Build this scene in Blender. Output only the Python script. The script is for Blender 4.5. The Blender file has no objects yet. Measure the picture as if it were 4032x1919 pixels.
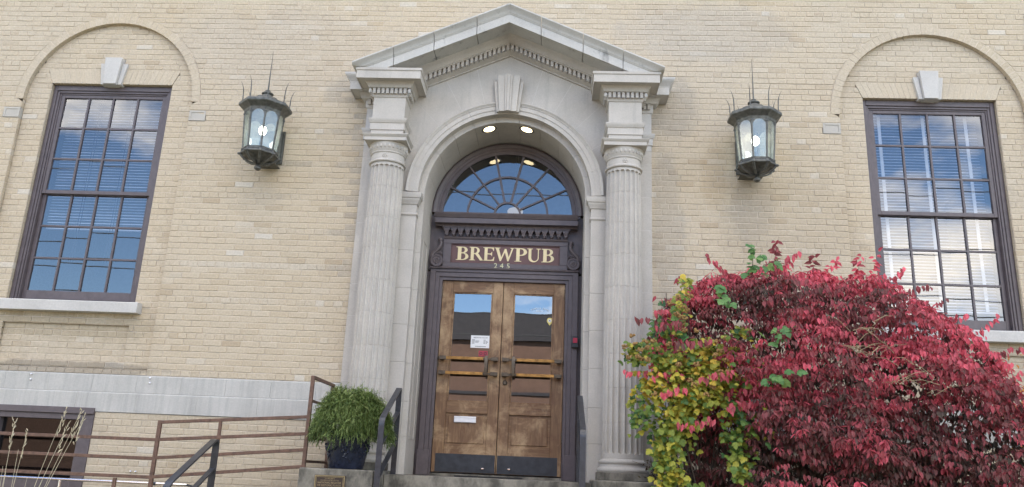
import bpy, bmesh, math, random
import numpy as np
from mathutils import Vector, Matrix, Euler
from mathutils.geometry import tessellate_polygon
random.seed(7)
RNG = np.random.default_rng(11)
PI = math.pi
S = bpy.context.scene
COL = S.collection

# ------------------------------------------------------------------ camera
CAM = Vector((0.5759, -8.5598, 0.1162))
yaw, pitch, roll = math.radians(-3.1377), math.radians(15.881), math.radians(2.4692)
fwd = Vector((math.sin(yaw) * math.cos(pitch), math.cos(yaw) * math.cos(pitch), math.sin(pitch)))
rgt0 = Vector((math.cos(yaw), -math.sin(yaw), 0))
up0 = rgt0.cross(fwd)
rgt = math.cos(roll) * rgt0 + math.sin(roll) * up0
upv = -math.sin(roll) * rgt0 + math.cos(roll) * up0
cam_data = bpy.data.cameras.new('camera')
cam = bpy.data.objects.new('camera', cam_data)
COL.objects.link(cam)
M = Matrix((rgt, upv, -fwd)).transposed().to_4x4()
M.translation = CAM
cam.matrix_world = M
cam_data.sensor_width = 36.0
cam_data.sensor_fit = 'HORIZONTAL'
cam_data.lens = 3180.46 / 4032 * 36
cam_data.clip_start = 0.05
cam_data.clip_end = 3000
S.camera = cam

# ------------------------------------------------------------------ sky, sun, exposure
SUN_EL, SUN_AZ = math.radians(44), math.radians(-160)   # azimuth measured from -Y (in front of the facade): the sun stands behind the building
w = bpy.data.worlds.new('World')
S.world = w
w.use_nodes = True
nt = w.node_tree
nt.nodes.clear()
N = nt.nodes.new
L = nt.links.new
wo = N('ShaderNodeOutputWorld')
bg = N('ShaderNodeBackground')
sky = N('ShaderNodeTexSky')
sky.sky_type = 'NISHITA'
sky.sun_disc = False
sky.sun_elevation = SUN_EL
to_sun = Vector((math.sin(SUN_AZ) * math.cos(SUN_EL), -math.cos(SUN_AZ) * math.cos(SUN_EL), math.sin(SUN_EL)))
sky.sun_rotation = math.atan2(to_sun.x, to_sun.y)
sky.air_density = 1.0
sky.dust_density = 0.1
sky.ozone_density = 4.0
tc = N('ShaderNodeTexCoord')
mp = N('ShaderNodeMapping')
mp.inputs['Location'].default_value = (5.061, -1.215, 1.768)
mp.inputs['Scale'].default_value = (1.0, 1.0, 1.9)
cn = N('ShaderNodeTexNoise')
cn.inputs['Scale'].default_value = 2.3
cn.inputs['Detail'].default_value = 7
cn.inputs['Roughness'].default_value = 0.58
cr = N('ShaderNodeValToRGB')
cr.color_ramp.elements[0].position = 0.50
cr.color_ramp.elements[1].position = 0.63
mx = N('ShaderNodeMix')
mx.data_type = 'RGBA'
mx.inputs['B'].default_value = (12.5, 11.4, 10.0, 1)
L(tc.outputs['Generated'], mp.inputs['Vector'])
L(mp.outputs[0], cn.inputs['Vector'])
L(cn.outputs['Fac'], cr.inputs['Fac'])
L(cr.outputs['Color'], mx.inputs['Factor'])
L(sky.outputs[0], mx.inputs['A'])
L(mx.outputs['Result'], bg.inputs['Color'])
bg.inputs['Strength'].default_value = 0.12
L(bg.outputs[0], wo.inputs[0])

sd = bpy.data.lights.new('sun', 'SUN')
sd.energy = 4.0
sd.angle = math.radians(0.6)
sd.color = (1.0, 0.95, 0.87)
sun = bpy.data.objects.new('sun', sd)
COL.objects.link(sun)
sun.rotation_euler = (-to_sun).to_track_quat('-Z', 'Y').to_euler()

S.view_settings.view_transform = 'Standard'
S.view_settings.look = 'None'
S.view_settings.gamma = 1
S.view_settings.exposure = 2.15
S.cycles.use_denoising = True
S.cycles.max_bounces = 8
S.cycles.transparent_max_bounces = 12
S.cycles.sample_clamp_indirect = 6

# ------------------------------------------------------------------ helpers
def tag(o, label=None, cat=None, group=None, kind=None):
    if label: o['label'] = label
    if cat: o['category'] = cat
    if group: o['group'] = group
    if kind: o['kind'] = kind
    return o

def setparent(o, parent):
    if parent is not None:
        o.parent = parent
        o.matrix_parent_inverse = Matrix.Translation(-Vector(parent['_loc'])) if '_loc' in parent else Matrix()

def empty(name, loc=(0, 0, 0), label=None, cat=None, group=None, parent=None):
    o = bpy.data.objects.new(name, None)
    o.empty_display_size = 0.1
    COL.objects.link(o)
    o.location = loc
    o['_loc'] = list(loc)
    setparent(o, parent)
    return tag(o, label, cat, group)

class MB:
    def __init__(s):
        s.v = []; s.f = []; s.t = []
    def add(s, vs, fs, tone=0.5):
        n = len(s.v)
        s.v += [tuple(v) for v in vs]
        s.f += [tuple(i + n for i in f) for f in fs]
        s.t += [tone] * len(vs)
        return s
    def box(s, x0, x1, y0, y1, z0, z1, tone=0.5):
        vs = [(x, y, z) for x in (x0, x1) for y in (y0, y1) for z in (z0, z1)]
        return s.add(vs, [(0, 1, 3, 2), (4, 6, 7, 5), (0, 4, 5, 1), (2, 3, 7, 6), (0, 2, 6, 4), (1, 5, 7, 3)], tone)
    def rings(s, rs, cap=True, closed=True, tone=0.5):
        n = len(rs[0]); vs = [p for r in rs for p in r]; fs = []
        for i in range(len(rs) - 1):
            for j in range(n if closed else n - 1):
                k = (j + 1) % n
                fs.append((i * n + j, i * n + k, (i + 1) * n + k, (i + 1) * n + j))
        if cap and closed:
            fs.append(tuple(range(n - 1, -1, -1))); fs.append(tuple(range((len(rs) - 1) * n, len(rs) * n)))
        return s.add(vs, fs, tone)
    def prism_y(s, poly, y0, y1, tone=0.5):      # poly in (x,z)
        return s.rings([[(x, y0, z) for x, z in poly], [(x, y1, z) for x, z in poly]], tone=tone)
    def prism_x(s, poly, x0, x1, tone=0.5):      # poly in (y,z)
        return s.rings([[(x0, y, z) for y, z in poly], [(x1, y, z) for y, z in poly]], tone=tone)
    def prism_z(s, poly, z0, z1, tone=0.5):
        return s.rings([[(x, y, z0) for x, y in poly], [(x, y, z1) for x, y in poly]], tone=tone)
    def lathe(s, prof, c=(0, 0, 0), n=24, rot=0.0, tone=0.5, cap=True):
        return s.rings([[(c[0] + r * math.cos(rot + 2 * PI * j / n), c[1] + r * math.sin(rot + 2 * PI * j / n), c[2] + z) for j in range(n)] for r, z in prof], cap=cap, tone=tone)
    def tube(s, path, r, n=6, tone=0.5):
        P = [Vector(p) for p in path]; rs = []
        R = [float(q) for q in r] if isinstance(r, (list, tuple)) else [float(r)] * len(P)
        ref = None
        for i, p in enumerate(P):
            t = (P[min(i + 1, len(P) - 1)] - P[max(i - 1, 0)]).normalized()
            if ref is None:
                ref = Vector((1, 0, 0)) if abs(t.x) < 0.8 else Vector((0, 0, 1))
            a = (ref - t * ref.dot(t)).normalized(); b = t.cross(a); ref = a
            rs.append([tuple(p + R[i] * (math.cos(2 * PI * j / n) * a + math.sin(2 * PI * j / n) * b)) for j in range(n)])
        return s.rings(rs, tone=tone)
    def strap(s, path, wx, th, tone=0.5):         # flat bar, path in the YZ plane, width along X
        P = [Vector(p) for p in path]; rs = []
        for i, p in enumerate(P):
            a = (P[i] - P[i - 1]).normalized() if i else (P[1] - P[0]).normalized()
            b = (P[i + 1] - P[i]).normalized() if i < len(P) - 1 else a
            t = (a + b).normalized(); nrm = Vector((0, -t.z, t.y)); k = th / 2 / max(0.4, t.dot(a))
            rs.append([tuple(p + Vector((sx * wx / 2, 0, 0)) + nrm * sn * k) for sx, sn in ((-1, -1), (1, -1), (1, 1), (-1, 1))])
        return s.rings(rs, tone=tone)
    def bar(s, a, b, w=0.03, h=None, tone=0.5):
        a = Vector(a); b = Vector(b); h = h or w
        t = (b - a).normalized()
        ref = Vector((0, 0, 1)) if abs(t.z) < 0.9 else Vector((0, 1, 0))
        u = t.cross(ref).normalized(); v = u.cross(t)
        return s.rings([[tuple(p + u * i * w / 2 + v * j * h / 2) for i, j in ((-1, -1), (1, -1), (1, 1), (-1, 1))] for p in (a, b)], tone=tone)
    def rect(s, cx, hw, yf, yb, levels, tone=0.5):  # stepped block: offsets (o, z) grow left, right and front
        return s.rings([[(cx - hw - o, yb, z), (cx - hw - o, yf - o, z), (cx + hw + o, yf - o, z), (cx + hw + o, yb, z)] for o, z in levels], tone=tone)
    def sphere(s, c, r, n=10, m=6, sc=(1, 1, 1), tone=0.5):
        prof = [(max(1e-4, math.sin(PI * i / m)), -math.cos(PI * i / m)) for i in range(m + 1)]
        return s.rings([[(c[0] + r * sc[0] * q * math.cos(2 * PI * j / n), c[1] + r * sc[1] * q * math.sin(2 * PI * j / n), c[2] + r * sc[2] * z) for j in range(n)] for q, z in prof], tone=tone)
    def mesh(s, name, angle=35, smooth=True, fix=True):
        me = bpy.data.meshes.new(name)
        me.from_pydata(s.v, [], s.f)
        at = me.attributes.new('tone', 'FLOAT', 'POINT')
        at.data.foreach_set('value', s.t)
        if fix:
            bm = bmesh.new(); bm.from_mesh(me)
            bmesh.ops.recalc_face_normals(bm, faces=bm.faces)
            bm.to_mesh(me); bm.free()
        if smooth:
            me.polygons.foreach_set('use_smooth', [True] * len(me.polygons))
            me.set_sharp_from_angle(angle=math.radians(angle))
        me.update()
        return me
    def build(s, name, mat, parent=None, bevel=0, **k):
        me = s.mesh(name, **k)
        return put(name, me, mat, parent, bevel)

def put(name, me, mat, parent=None, bevel=0, loc=None, rot=None):
    o = bpy.data.objects.new(name, me)
    if mat and not me.materials: me.materials.append(mat)
    COL.objects.link(o)
    if loc: o.location = loc
    if rot: o.rotation_euler = rot
    setparent(o, parent)
    if bevel:
        b = o.modifiers.new('bevel', 'BEVEL'); b.width = bevel; b.segments = 2; b.limit_method = 'ANGLE'; b.harden_normals = False
    return o

# ------------------------------------------------------------------ materials
def C(*rgb):   # sRGB 0-255 -> linear
    return tuple(((c / 255) / 12.92 if c / 255 <= 0.04045 else ((c / 255 + 0.055) / 1.055) ** 2.4) for c in rgb) + (1,)

class NB:
    def __init__(s, name):
        s.m = bpy.data.materials.new(name); s.m.use_nodes = True
        s.nt = s.m.node_tree; s.p = s.nt.nodes['Principled BSDF']; s.out = s.nt.nodes['Material Output']
    def n(s, t, **k):
        q = s.nt.nodes.new(t)
        for a, b in k.items(): setattr(q, a, b)
        return q
    def l(s, a, b): s.nt.links.new(a, b)
    def coord(s, scale=(1, 1, 1), kind='Object'):
        t = s.n('ShaderNodeTexCoord'); m = s.n('ShaderNodeMapping'); m.inputs['Scale'].default_value = scale
        s.l(t.outputs[kind], m.inputs['Vector']); return m.outputs[0]
    def noise(s, scale, detail=4, rough=0.55, vec=None, dist=0.0):
        q = s.n('ShaderNodeTexNoise'); q.inputs['Scale'].default_value = scale; q.inputs['Detail'].default_value = detail
        q.inputs['Roughness'].default_value = rough; q.inputs['Distortion'].default_value = dist
        if vec is not None: s.l(vec, q.inputs['Vector'])
        return q.outputs['Fac']
    def ramp(s, fac, stops, interp='LINEAR'):
        q = s.n('ShaderNodeValToRGB'); q.color_ramp.interpolation = interp
        while len(q.color_ramp.elements) < len(stops): q.color_ramp.elements.new(0.5)
        for e, (p, c) in zip(q.color_ramp.elements, stops):
            e.position = p; e.color = c if isinstance(c, tuple) else (c, c, c, 1)
        s.l(fac, q.inputs['Fac']); return q.outputs['Color']
    def mix(s, fac, a, b, mode='MIX'):
        q = s.n('ShaderNodeMix', data_type='RGBA', blend_type=mode)
        for sock, val in (('Factor', fac), ('A', a), ('B', b)):
            if isinstance(val, (int, float)): q.inputs[sock].default_value = val
            elif isinstance(val, tuple): q.inputs[sock].default_value = val
            else: s.l(val, q.inputs[sock])
        return q.outputs['Result']
    def attr(s, name='tone'):
        q = s.n('ShaderNodeAttribute'); q.attribute_name = name; return q.outputs['Fac']
    def bump(s, h, strength=0.3, dist=0.01):
        q = s.n('ShaderNodeBump'); q.inputs['Strength'].default_value = strength; q.inputs['Distance'].default_value = dist
        s.l(h, q.inputs['Height']); s.l(q.outputs[0], s.p.inputs['Normal'])
    def base(s, c):
        if isinstance(c, tuple): s.p.inputs['Base Color'].default_value = c
        else: s.l(c, s.p.inputs['Base Color'])
    def setp(s, **k):
        for a, b in k.items(): s.p.inputs[a.replace('_', ' ')].default_value = b
        return s

def simple(name, c, rough=0.6, metallic=0.0, var=0.25, scale=9, bump=0.15, bscale=70, stretch=(1, 1, 1), spec=0.5):
    b = NB(name); v = b.coord(stretch)
    f = b.noise(scale, 5, 0.6, v)
    lo = tuple(x * (1 - var) for x in c[:3]) + (1,); hi = tuple(min(1, x * (1 + var)) for x in c[:3]) + (1,)
    b.base(b.ramp(f, [(0.3, lo), (0.7, hi)]))
    b.setp(Roughness=rough, Metallic=metallic); b.p.inputs['Specular IOR Level'].default_value = spec
    if bump: b.bump(b.noise(bscale, 4, 0.6, v), bump, 0.004)
    return b.m

def mat_brick():
    b = NB('buff_brick'); v = b.coord()
    t = b.attr()
    col = b.ramp(t, [(0.0, (0.41, 0.325, 0.22, 1)), (0.2, (0.465, 0.38, 0.265, 1)), (0.45, (0.49, 0.407, 0.292, 1)), (0.7, (0.505, 0.425, 0.312, 1)), (0.88, (0.525, 0.45, 0.342, 1)), (1.0, (0.56, 0.51, 0.43, 1))])
    g = b.noise(0.55, 5, 0.62, v, 0.4)
    col = b.mix(b.ramp(g, [(0.36, 0.0), (0.68, 0.55)]), col, (0.47, 0.415, 0.335, 1))
    st = b.noise(2.1, 6, 0.7, v)
    col = b.mix(b.ramp(st, [(0.55, 0.0), (0.8, 0.38)]), col, (0.27, 0.24, 0.20, 1))
    # soft-edged patches, mostly darker, each at its own place on the wall
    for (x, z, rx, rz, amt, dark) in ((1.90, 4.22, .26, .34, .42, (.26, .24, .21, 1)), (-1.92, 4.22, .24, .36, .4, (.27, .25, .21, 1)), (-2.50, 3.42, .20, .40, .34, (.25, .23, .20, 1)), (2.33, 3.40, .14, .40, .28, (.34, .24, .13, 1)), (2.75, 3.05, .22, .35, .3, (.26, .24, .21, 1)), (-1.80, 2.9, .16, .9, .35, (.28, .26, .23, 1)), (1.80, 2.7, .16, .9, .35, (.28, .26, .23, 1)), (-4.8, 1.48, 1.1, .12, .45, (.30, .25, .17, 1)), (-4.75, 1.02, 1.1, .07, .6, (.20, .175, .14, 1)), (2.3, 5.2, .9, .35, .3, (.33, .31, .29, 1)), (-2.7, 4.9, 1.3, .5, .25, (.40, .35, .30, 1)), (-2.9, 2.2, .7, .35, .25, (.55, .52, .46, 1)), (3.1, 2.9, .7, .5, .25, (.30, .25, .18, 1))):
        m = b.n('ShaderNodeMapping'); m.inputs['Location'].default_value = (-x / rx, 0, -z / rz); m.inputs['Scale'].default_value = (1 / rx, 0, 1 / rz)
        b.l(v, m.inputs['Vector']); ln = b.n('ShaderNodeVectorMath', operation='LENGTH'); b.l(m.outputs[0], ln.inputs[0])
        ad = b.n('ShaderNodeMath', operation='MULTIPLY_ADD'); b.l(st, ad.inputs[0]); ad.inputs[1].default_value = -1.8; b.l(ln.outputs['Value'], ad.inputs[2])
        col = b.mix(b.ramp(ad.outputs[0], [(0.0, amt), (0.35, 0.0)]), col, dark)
    fn = b.noise(42, 5, 0.7, v)
    col = b.mix(0.5, col, b.ramp(fn, [(0.3, (0.62, 0.60, 0.58, 1)), (0.7, (1.25, 1.25, 1.25, 1))]), 'MULTIPLY')
    b.base(col); b.setp(Roughness=0.82); b.p.inputs['Specular IOR Level'].default_value = 0.3
    b.bump(b.noise(90, 5, 0.7, v), 0.35, 0.004)
    return b.m

def mat_stone(name, c, stain=0.5, streak=(9, 9, 0.8), dark=(0.16, 0.155, 0.15, 1), amt=(0.58, 0.8)):
    b = NB(name); v = b.coord(); vs = b.coord(streak)
    f = b.noise(3.0, 6, 0.6, v)
    col = b.ramp(f, [(0.3, tuple(x * 0.88 for x in c) + (1,)), (0.7, tuple(x * 1.07 for x in c) + (1,))])
    s1 = b.noise(1.0, 6, 0.65, vs)
    col = b.mix(b.ramp(s1, [(amt[0], 0.0), (amt[1], stain)]), col, dark)
    fn = b.noise(60, 4, 0.7, v)
    col = b.mix(0.35, col, b.ramp(fn, [(0.3, 0.7), (0.7, 1.15)]), 'MULTIPLY')
    b.base(col); b.setp(Roughness=0.78); b.p.inputs['Specular IOR Level'].default_value = 0.3
    b.bump(b.noise(120, 4, 0.7, v), 0.2, 0.003)
    return b.m

def mat_wood(name, horizontal=False):
    b = NB(name); st = (1.6, 6, 16) if horizontal else (16, 6, 1.6)
    v = b.coord(st); v2 = b.coord()
    f = b.noise(2.2, 7, 0.65, v, 0.6)
    col = b.ramp(f, [(0.25, C(82, 56, 36)), (0.5, C(116, 86, 58)), (0.75, C(148, 118, 84))])
    w1 = b.noise(2.6, 6, 0.7, v2, 0.5)
    col = b.mix(b.ramp(w1, [(0.48, 0.0), (0.66, 0.8)]), col, C(182, 154, 118))
    w2 = b.noise(3.7, 6, 0.7, v2, 0.3)
    col = b.mix(b.ramp(w2, [(0.52, 0.0), (0.72, 0.7)]), col, C(92, 56, 33))
    b.base(col); b.setp(Roughness=0.55)
    b.bump(f, 0.2, 0.003)
    return b.m

def mat_glass(name, refl=0.3, tint=(0.75, 0.8, 0.82, 1), rough=0.0):
    b = NB(name); nt_ = b.nt; nt_.nodes.remove(b.p)
    tr = b.n('ShaderNodeBsdfTransparent'); tr.inputs[0].default_value = tint
    gl = b.n('ShaderNodeBsdfGlossy'); gl.inputs['Roughness'].default_value = rough; gl.inputs['Color'].default_value = (0.95, 0.97, 1.0, 1)
    lw = b.n('ShaderNodeLayerWeight'); lw.inputs['Blend'].default_value = 0.12
    mr = b.n('ShaderNodeMapRange'); mr.inputs['To Min'].default_value = refl; mr.inputs['To Max'].default_value = 0.95
    b.l(lw.outputs['Fresnel'], mr.inputs['Value'])
    ms = b.n('ShaderNodeMixShader'); b.l(mr.outputs[0], ms.inputs[0]); b.l(tr.outputs[0], ms.inputs[1]); b.l(gl.outputs[0], ms.inputs[2])
    b.l(ms.outputs[0], b.out.inputs['Surface'])
    # faint waviness of old panes
    bp = b.n('ShaderNodeBump'); bp.inputs['Strength'].default_value = 0.025; bp.inputs['Distance'].default_value = 0.02
    b.l(b.noise(2.2, 1, 0.4, b.coord()), bp.inputs['Height']); b.l(bp.outputs[0], gl.inputs['Normal'])
    return b.m

def mat_dusty_glass(name):
    m = mat_glass(name, 0.13, (0.80, 0.88, 0.86, 1)); nt_ = m.node_tree; out = nt_.nodes['Material Output']; src = out.inputs['Surface'].links[0].from_socket
    d = nt_.nodes.new('ShaderNodeBsdfTranslucent'); d.inputs[0].default_value = (0.72, 0.78, 0.74, 1); d2 = nt_.nodes.new('ShaderNodeBsdfDiffuse'); d2.inputs[0].default_value = (0.62, 0.66, 0.62, 1)
    a = nt_.nodes.new('ShaderNodeMixShader'); a.inputs[0].default_value = .5; nt_.links.new(d.outputs[0], a.inputs[1]); nt_.links.new(d2.outputs[0], a.inputs[2])
    q = nt_.nodes.new('ShaderNodeMixShader'); q.inputs[0].default_value = .22; nt_.links.new(src, q.inputs[1]); nt_.links.new(a.outputs[0], q.inputs[2]); nt_.links.new(q.outputs[0], out.inputs['Surface'])
    return m

def mat_emit(name, c, s):
    b = NB(name); b.base((0.9, 0.9, 0.85, 1)); b.p.inputs['Emission Color'].default_value = c; b.p.inputs['Emission Strength'].default_value = s
    return b.m

def mat_leaf(name, stops, trans=0.35, rough=0.5):
    b = NB(name); t = b.attr(); v = b.coord()
    col = b.ramp(t, stops)
    fn = b.noise(25, 3, 0.6, v)
    col = b.mix(0.5, col, b.ramp(fn, [(0.3, 0.7), (0.7, 1.25)]), 'MULTIPLY')
    b.base(col); b.setp(Roughness=rough); b.p.inputs['Specular IOR Level'].default_value = 0.35
    tl = b.n('ShaderNodeBsdfTranslucent'); b.l(col, tl.inputs['Color'])
    ms = b.n('ShaderNodeMixShader'); ms.inputs[0].default_value = trans
    b.l(b.p.outputs[0], ms.inputs[1]); b.l(tl.outputs[0], ms.inputs[2]); b.l(ms.outputs[0], b.out.inputs['Surface'])
    return b.m

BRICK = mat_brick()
MORTAR = simple('mortar', (0.55, 0.475, 0.38, 1), 0.9, var=0.15, scale=12, bump=0.3)
STONE = mat_stone('portal_limestone', (0.485, 0.452, 0.408), 0.35)
STONE_W = mat_stone('weathered_limestone', (0.51, 0.49, 0.46), 0.45, streak=(5, 5, 1.2), amt=(0.60, 0.78))
CORN = mat_stone('cornice_limestone', (0.51, 0.495, 0.465), 0.85, streak=(7, 7, 2.2), dark=(0.10, 0.10, 0.10, 1), amt=(0.60, 0.76))
TABLET = mat_stone('tablet_limestone', (0.45, 0.42, 0.37), 0.2)
BELT = mat_stone('belt_limestone', (0.465, 0.45, 0.42), 0.5, streak=(24, 24, 0.9), dark=(0.27, 0.27, 0.255, 1), amt=(0.45, 0.72))
CONC = mat_stone('old_concrete', (0.27, 0.245, 0.20), 0.9, streak=(6, 6, 3.5), dark=(0.065, 0.06, 0.05, 1), amt=(0.40, 0.62))
PAINT = simple('plum_brown_paint', (0.098, 0.079, 0.083, 1), 0.45, var=0.16, scale=14, bump=0.12, bscale=40)
WOODV = mat_wood('weathered_oak_vertical'); WOODH = mat_wood('weathered_oak_horizontal', True)
GLASS = mat_glass('window_glass', 0.135, (0.66, 0.68, 0.72, 1))
DGLASS = mat_glass('door_glass', 0.20, (0.35, 0.37, 0.38, 1))
GRASS = simple('pale_dry_grass', (0.46, 0.40, 0.27, 1), 0.8, var=0.2, bump=0)
LGLASS = mat_dusty_glass('lantern_glass')
BGLASS = mat_glass('basement_glass', 0.05, (0.3, 0.3, 0.32, 1))
SATIN = simple('satin_aluminium', (0.80, 0.80, 0.81, 1), 0.4, 0.25, var=0.06, bump=0)
BRONZE = simple('verdigris_bronze', (0.11, 0.11, 0.10, 1), 0.5, 0.45, var=0.45, scale=22, bump=0.3, bscale=60)
IRON = simple('black_iron', (0.045, 0.046, 0.052, 1), 0.35, 0.3, var=0.3, scale=18)
RUST = simple('rust_brown_paint', (0.125, 0.068, 0.045, 1), 0.6, var=0.4, scale=25, bump=0.3)
CHROME = simple('bright_steel', (0.72, 0.72, 0.74, 1), 0.18, 1.0, var=0.08, bump=0)
BRASS = simple('tarnished_brass', (0.36, 0.19, 0.055, 1), 0.42, 0.65, var=0.45, scale=16, bump=0.1)
DBRASS = simple('dark_bronze_fitting', (0.11, 0.085, 0.06, 1), 0.45, 0.6, var=0.35, scale=30)
KICK = simple('kick_plate_black', (0.035, 0.038, 0.045, 1), 0.5, 0.2, var=0.35, scale=12)
WHITE = simple('painted_white', (0.72, 0.72, 0.70, 1), 0.5, var=0.05, bump=0)
BLIND = simple('blind_slat', (0.78, 0.78, 0.80, 1), 0.45, var=0.04, bump=0)
INTER = simple('interior_plaster', (0.34, 0.30, 0.25, 1), 0.9, var=0.1, bump=0)
DARKFLOOR = simple('dark_wood_floor', (0.10, 0.06, 0.04, 1), 0.5, var=0.3, bump=0)

# ================================================================== SETTING
GZ = -1.45
g = MB().add([(-400, -400, GZ), (400, -400, GZ), (400, 400, GZ), (-400, 400, GZ)], [(0, 1, 2, 3)])
tag(g.build('ground', simple('dry_lawn_soil', (0.10, 0.095, 0.05, 1), 0.95, var=0.4, scale=3), fix=False), kind='structure')
g = MB().add([(-400, -24, GZ + .004), (400, -24, GZ + .004), (400, -12.5, GZ + .004), (-400, -12.5, GZ + .004)], [(0, 1, 2, 3)])
tag(g.build('road', simple('asphalt', (0.055, 0.055, 0.057, 1), 0.9, var=0.25, scale=5), fix=False), kind='structure')
g = MB().box(-400, 400, -12.5, -9.2, GZ - .1, GZ + .12)
tag(g.build('pavement', simple('pavement_concrete', (0.20, 0.19, 0.175, 1), 0.9, var=0.15, scale=4)), kind='structure')

LZ = 0.06                                             # landing level
g = MB().box(-.985, .985, -.62, .74, GZ, LZ)
st_ = g.build('landing', CONC, bevel=.006); tag(st_, kind='structure')
for i in range(8):
    z1 = LZ - .165 * (i + 1)
    s_ = MB().box(-.985, .985, -.62 - .29 * (i + 1), -.618 - .29 * i, GZ, z1).build('step', CONC, st_, bevel=.006)
dm = MB().box(-.42, .30, .30, .575, LZ + .001, LZ + .014).build('door_mat', simple('black_rubber', (0.02, 0.02, 0.021, 1), 0.8), bevel=.004)
tag(dm, 'thin black rubber mat lying at the foot of the wooden double doors', 'mat')

# ================================================================== BUILDING
BLD = empty('brick_building', (0, 0, GZ), 'buff brick public building with limestone pedimented entrance, arched window bays and brewpub doors', 'building')
CH = 0.0677; BL = 0.208; GAP = 0.0042
XW = 4.797; RIN = 1.03; ROUT = 1.132; ZSP = 4.19        # arched bays
RAKE = 0.4405

def excl_main(z):
    ex = []
    for c in (-XW, XW):
        if z > ZSP:
            if z < ZSP + ROUT: h = math.sqrt(ROUT ** 2 - (z - ZSP) ** 2); ex.append((c - h, c + h))
        else:
            ex.append((c - RIN, c + RIN))
            if 3.945 < z < 4.078:
                ex[-1] = (c - RIN - .205, c + RIN + .205)
    if z < 4.47: ex.append((-1.632, 1.632))
    elif z < 5.05: h = (5.05 - z) / RAKE; ex.append((-h, h))
    return sorted(ex)

def excl_recess(c):
    def f(z):
        h = RIN if z <= ZSP else math.sqrt(max(0, RIN ** 2 - (z - ZSP) ** 2))
        ex = [(-99, c - h), (c + h, 99)]
        a = 0
        if 1.752 <= z < 4.423: a = .742
        elif 1.625 <= z < 1.752: a = .832
        elif 4.423 <= z < 4.62: a = .742 + (z - 4.423) * .42
        elif 4.62 <= z < 4.74: a = .115
        elif 1.10 < z < 1.51: a = .72
        if a: ex.append((c - a, c + a))
        return sorted(ex)
    return f

def excl_panel(c):
    return lambda z: [(-99, c - .72), (c + .72, 99)]

def excl_low(z):
    ex = [(-1.65, 1.65)]
    if z < .56: ex.append((-6.3, -4.242)); 
    return sorted(ex)

def free(ex, x0, x1):
    out = []; a = x0
    for s, e in ex:
        if s > a: out.append((a, min(s, x1)))
        a = max(a, e)
        if a >= x1: break
    if a < x1: out.append((a, x1))
    return [(s, e) for s, e in out if e - s > .012]

bricks = []          # (x0b,x1b,x0t,x1t,z0,z1,y,tone)
mort = MB()
def lay(excl, zs, x0, x1, y, seed, n0=0, depth=.0055):
    rr = random.Random(seed)
    for i in range(len(zs) - 1):
        zb, zt = zs[i], zs[i + 1]; n = n0 + i; zm = (zb + zt) / 2
        B_, T_, M_ = free(excl(zb + .002), x0, x1), free(excl(zt - .002), x0, x1), free(excl(zm), x0, x1)
        ok = len(B_) == len(T_) == len(M_)
        header = n % 6 == 0
        step = BL / 2 if header else BL
        off = (BL / 4 if header else (BL / 2 if n % 2 else 0)) + rr.uniform(-.03, .03)
        for k, (a, e) in enumerate(M_):
            ab, eb = (B_[k] if ok else (a, e)); at, et = (T_[k] if ok else (a, e))
            if abs(ab - at) > .3 or abs(eb - et) > .3: ab = at = a; eb = et = e
            mort.add([(ab, y + depth, zb), (eb, y + depth, zb), (et, y + depth, zt), (at, y + depth, zt)], [(0, 1, 2, 3)])
            cuts = [a]; q = math.floor((a - off) / step) * step + off
            while q < e:
                if q > a + .045 and q < e - .045: cuts.append(q + rr.uniform(-.006, .006))
                q += step
            cuts.append(e)
            for j in range(len(cuts) - 1):
                l, r = cuts[j], cuts[j + 1]
                lb, lt = (ab, at) if j == 0 else (l, l)
                rb, rt = (eb, et) if j == len(cuts) - 2 else (r, r)
                t = min(1, max(0, rr.gauss(.5, .105)))
                if rr.random() < .03: t = rr.uniform(.85, 1)
                if rr.random() < .05: t = rr.uniform(0, .2)
                bricks.append((lb + GAP * .62, rb - GAP * .62, lt + GAP * .62, rt - GAP * .62, zb + GAP, zt - GAP * .9, y + rr.uniform(-.0022, .0022), t))

ZU = [.966 + CH * i for i in range(90)]
lay(excl_main, ZU, -7.8, 7.8, 0.0, 3)
NR = int((ZSP + RIN - .966) / CH) + 1
for c in (-XW, XW):
    lay(excl_recess(c), [1.034 + CH * i for i in range(NR)], c - RIN - .1, c + RIN + .1, .05, 5 + c, n0=1)
    lay(excl_panel(c), [1.102 + CH * i for i in range(7)], c - .72, c + .72, .085, 9 + c, n0=2)
ZL = [.562 - CH * i for i in range(31)][::-1]
lay(excl_low, ZL, -7.8, 7.8, -.022, 17, n0=2)

WALL = mort.build('brick_wall', MORTAR, BLD, fix=False, smooth=False)
def brick_geo(mb, b, depth=.058, off=(0, 0, 0)):
    x0b, x1b, x0t, x1t, z0, z1, y, t = b
    j = lambda s: random.uniform(-s, s)
    e = .0035
    P = [(x0b, z0), (x1b, z0), (x1t, z1), (x0t, z1)]
    inn = [(x0b + e, z0 + e), (x1b - e, z0 + e), (x1t - e, z1 - e), (x0t + e, z1 - e)]
    vs = [(x + j(.001), y + j(.0008), z + j(.001)) for x, z in inn] + [(x, y + e, z) for x, z in P] + [(x, y + depth, z) for x, z in P]
    fs = [(0, 1, 2, 3)] + [(a, a + 4, (a + 1) % 4 + 4, (a + 1) % 4) for a in range(4)] + [(a + 4, a + 8, (a + 1) % 4 + 8, (a + 1) % 4 + 4) for a in range(4)]
    mb.add([(x - off[0], yy - off[1], z - off[2]) for x, yy, z in vs], fs, t)

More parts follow.
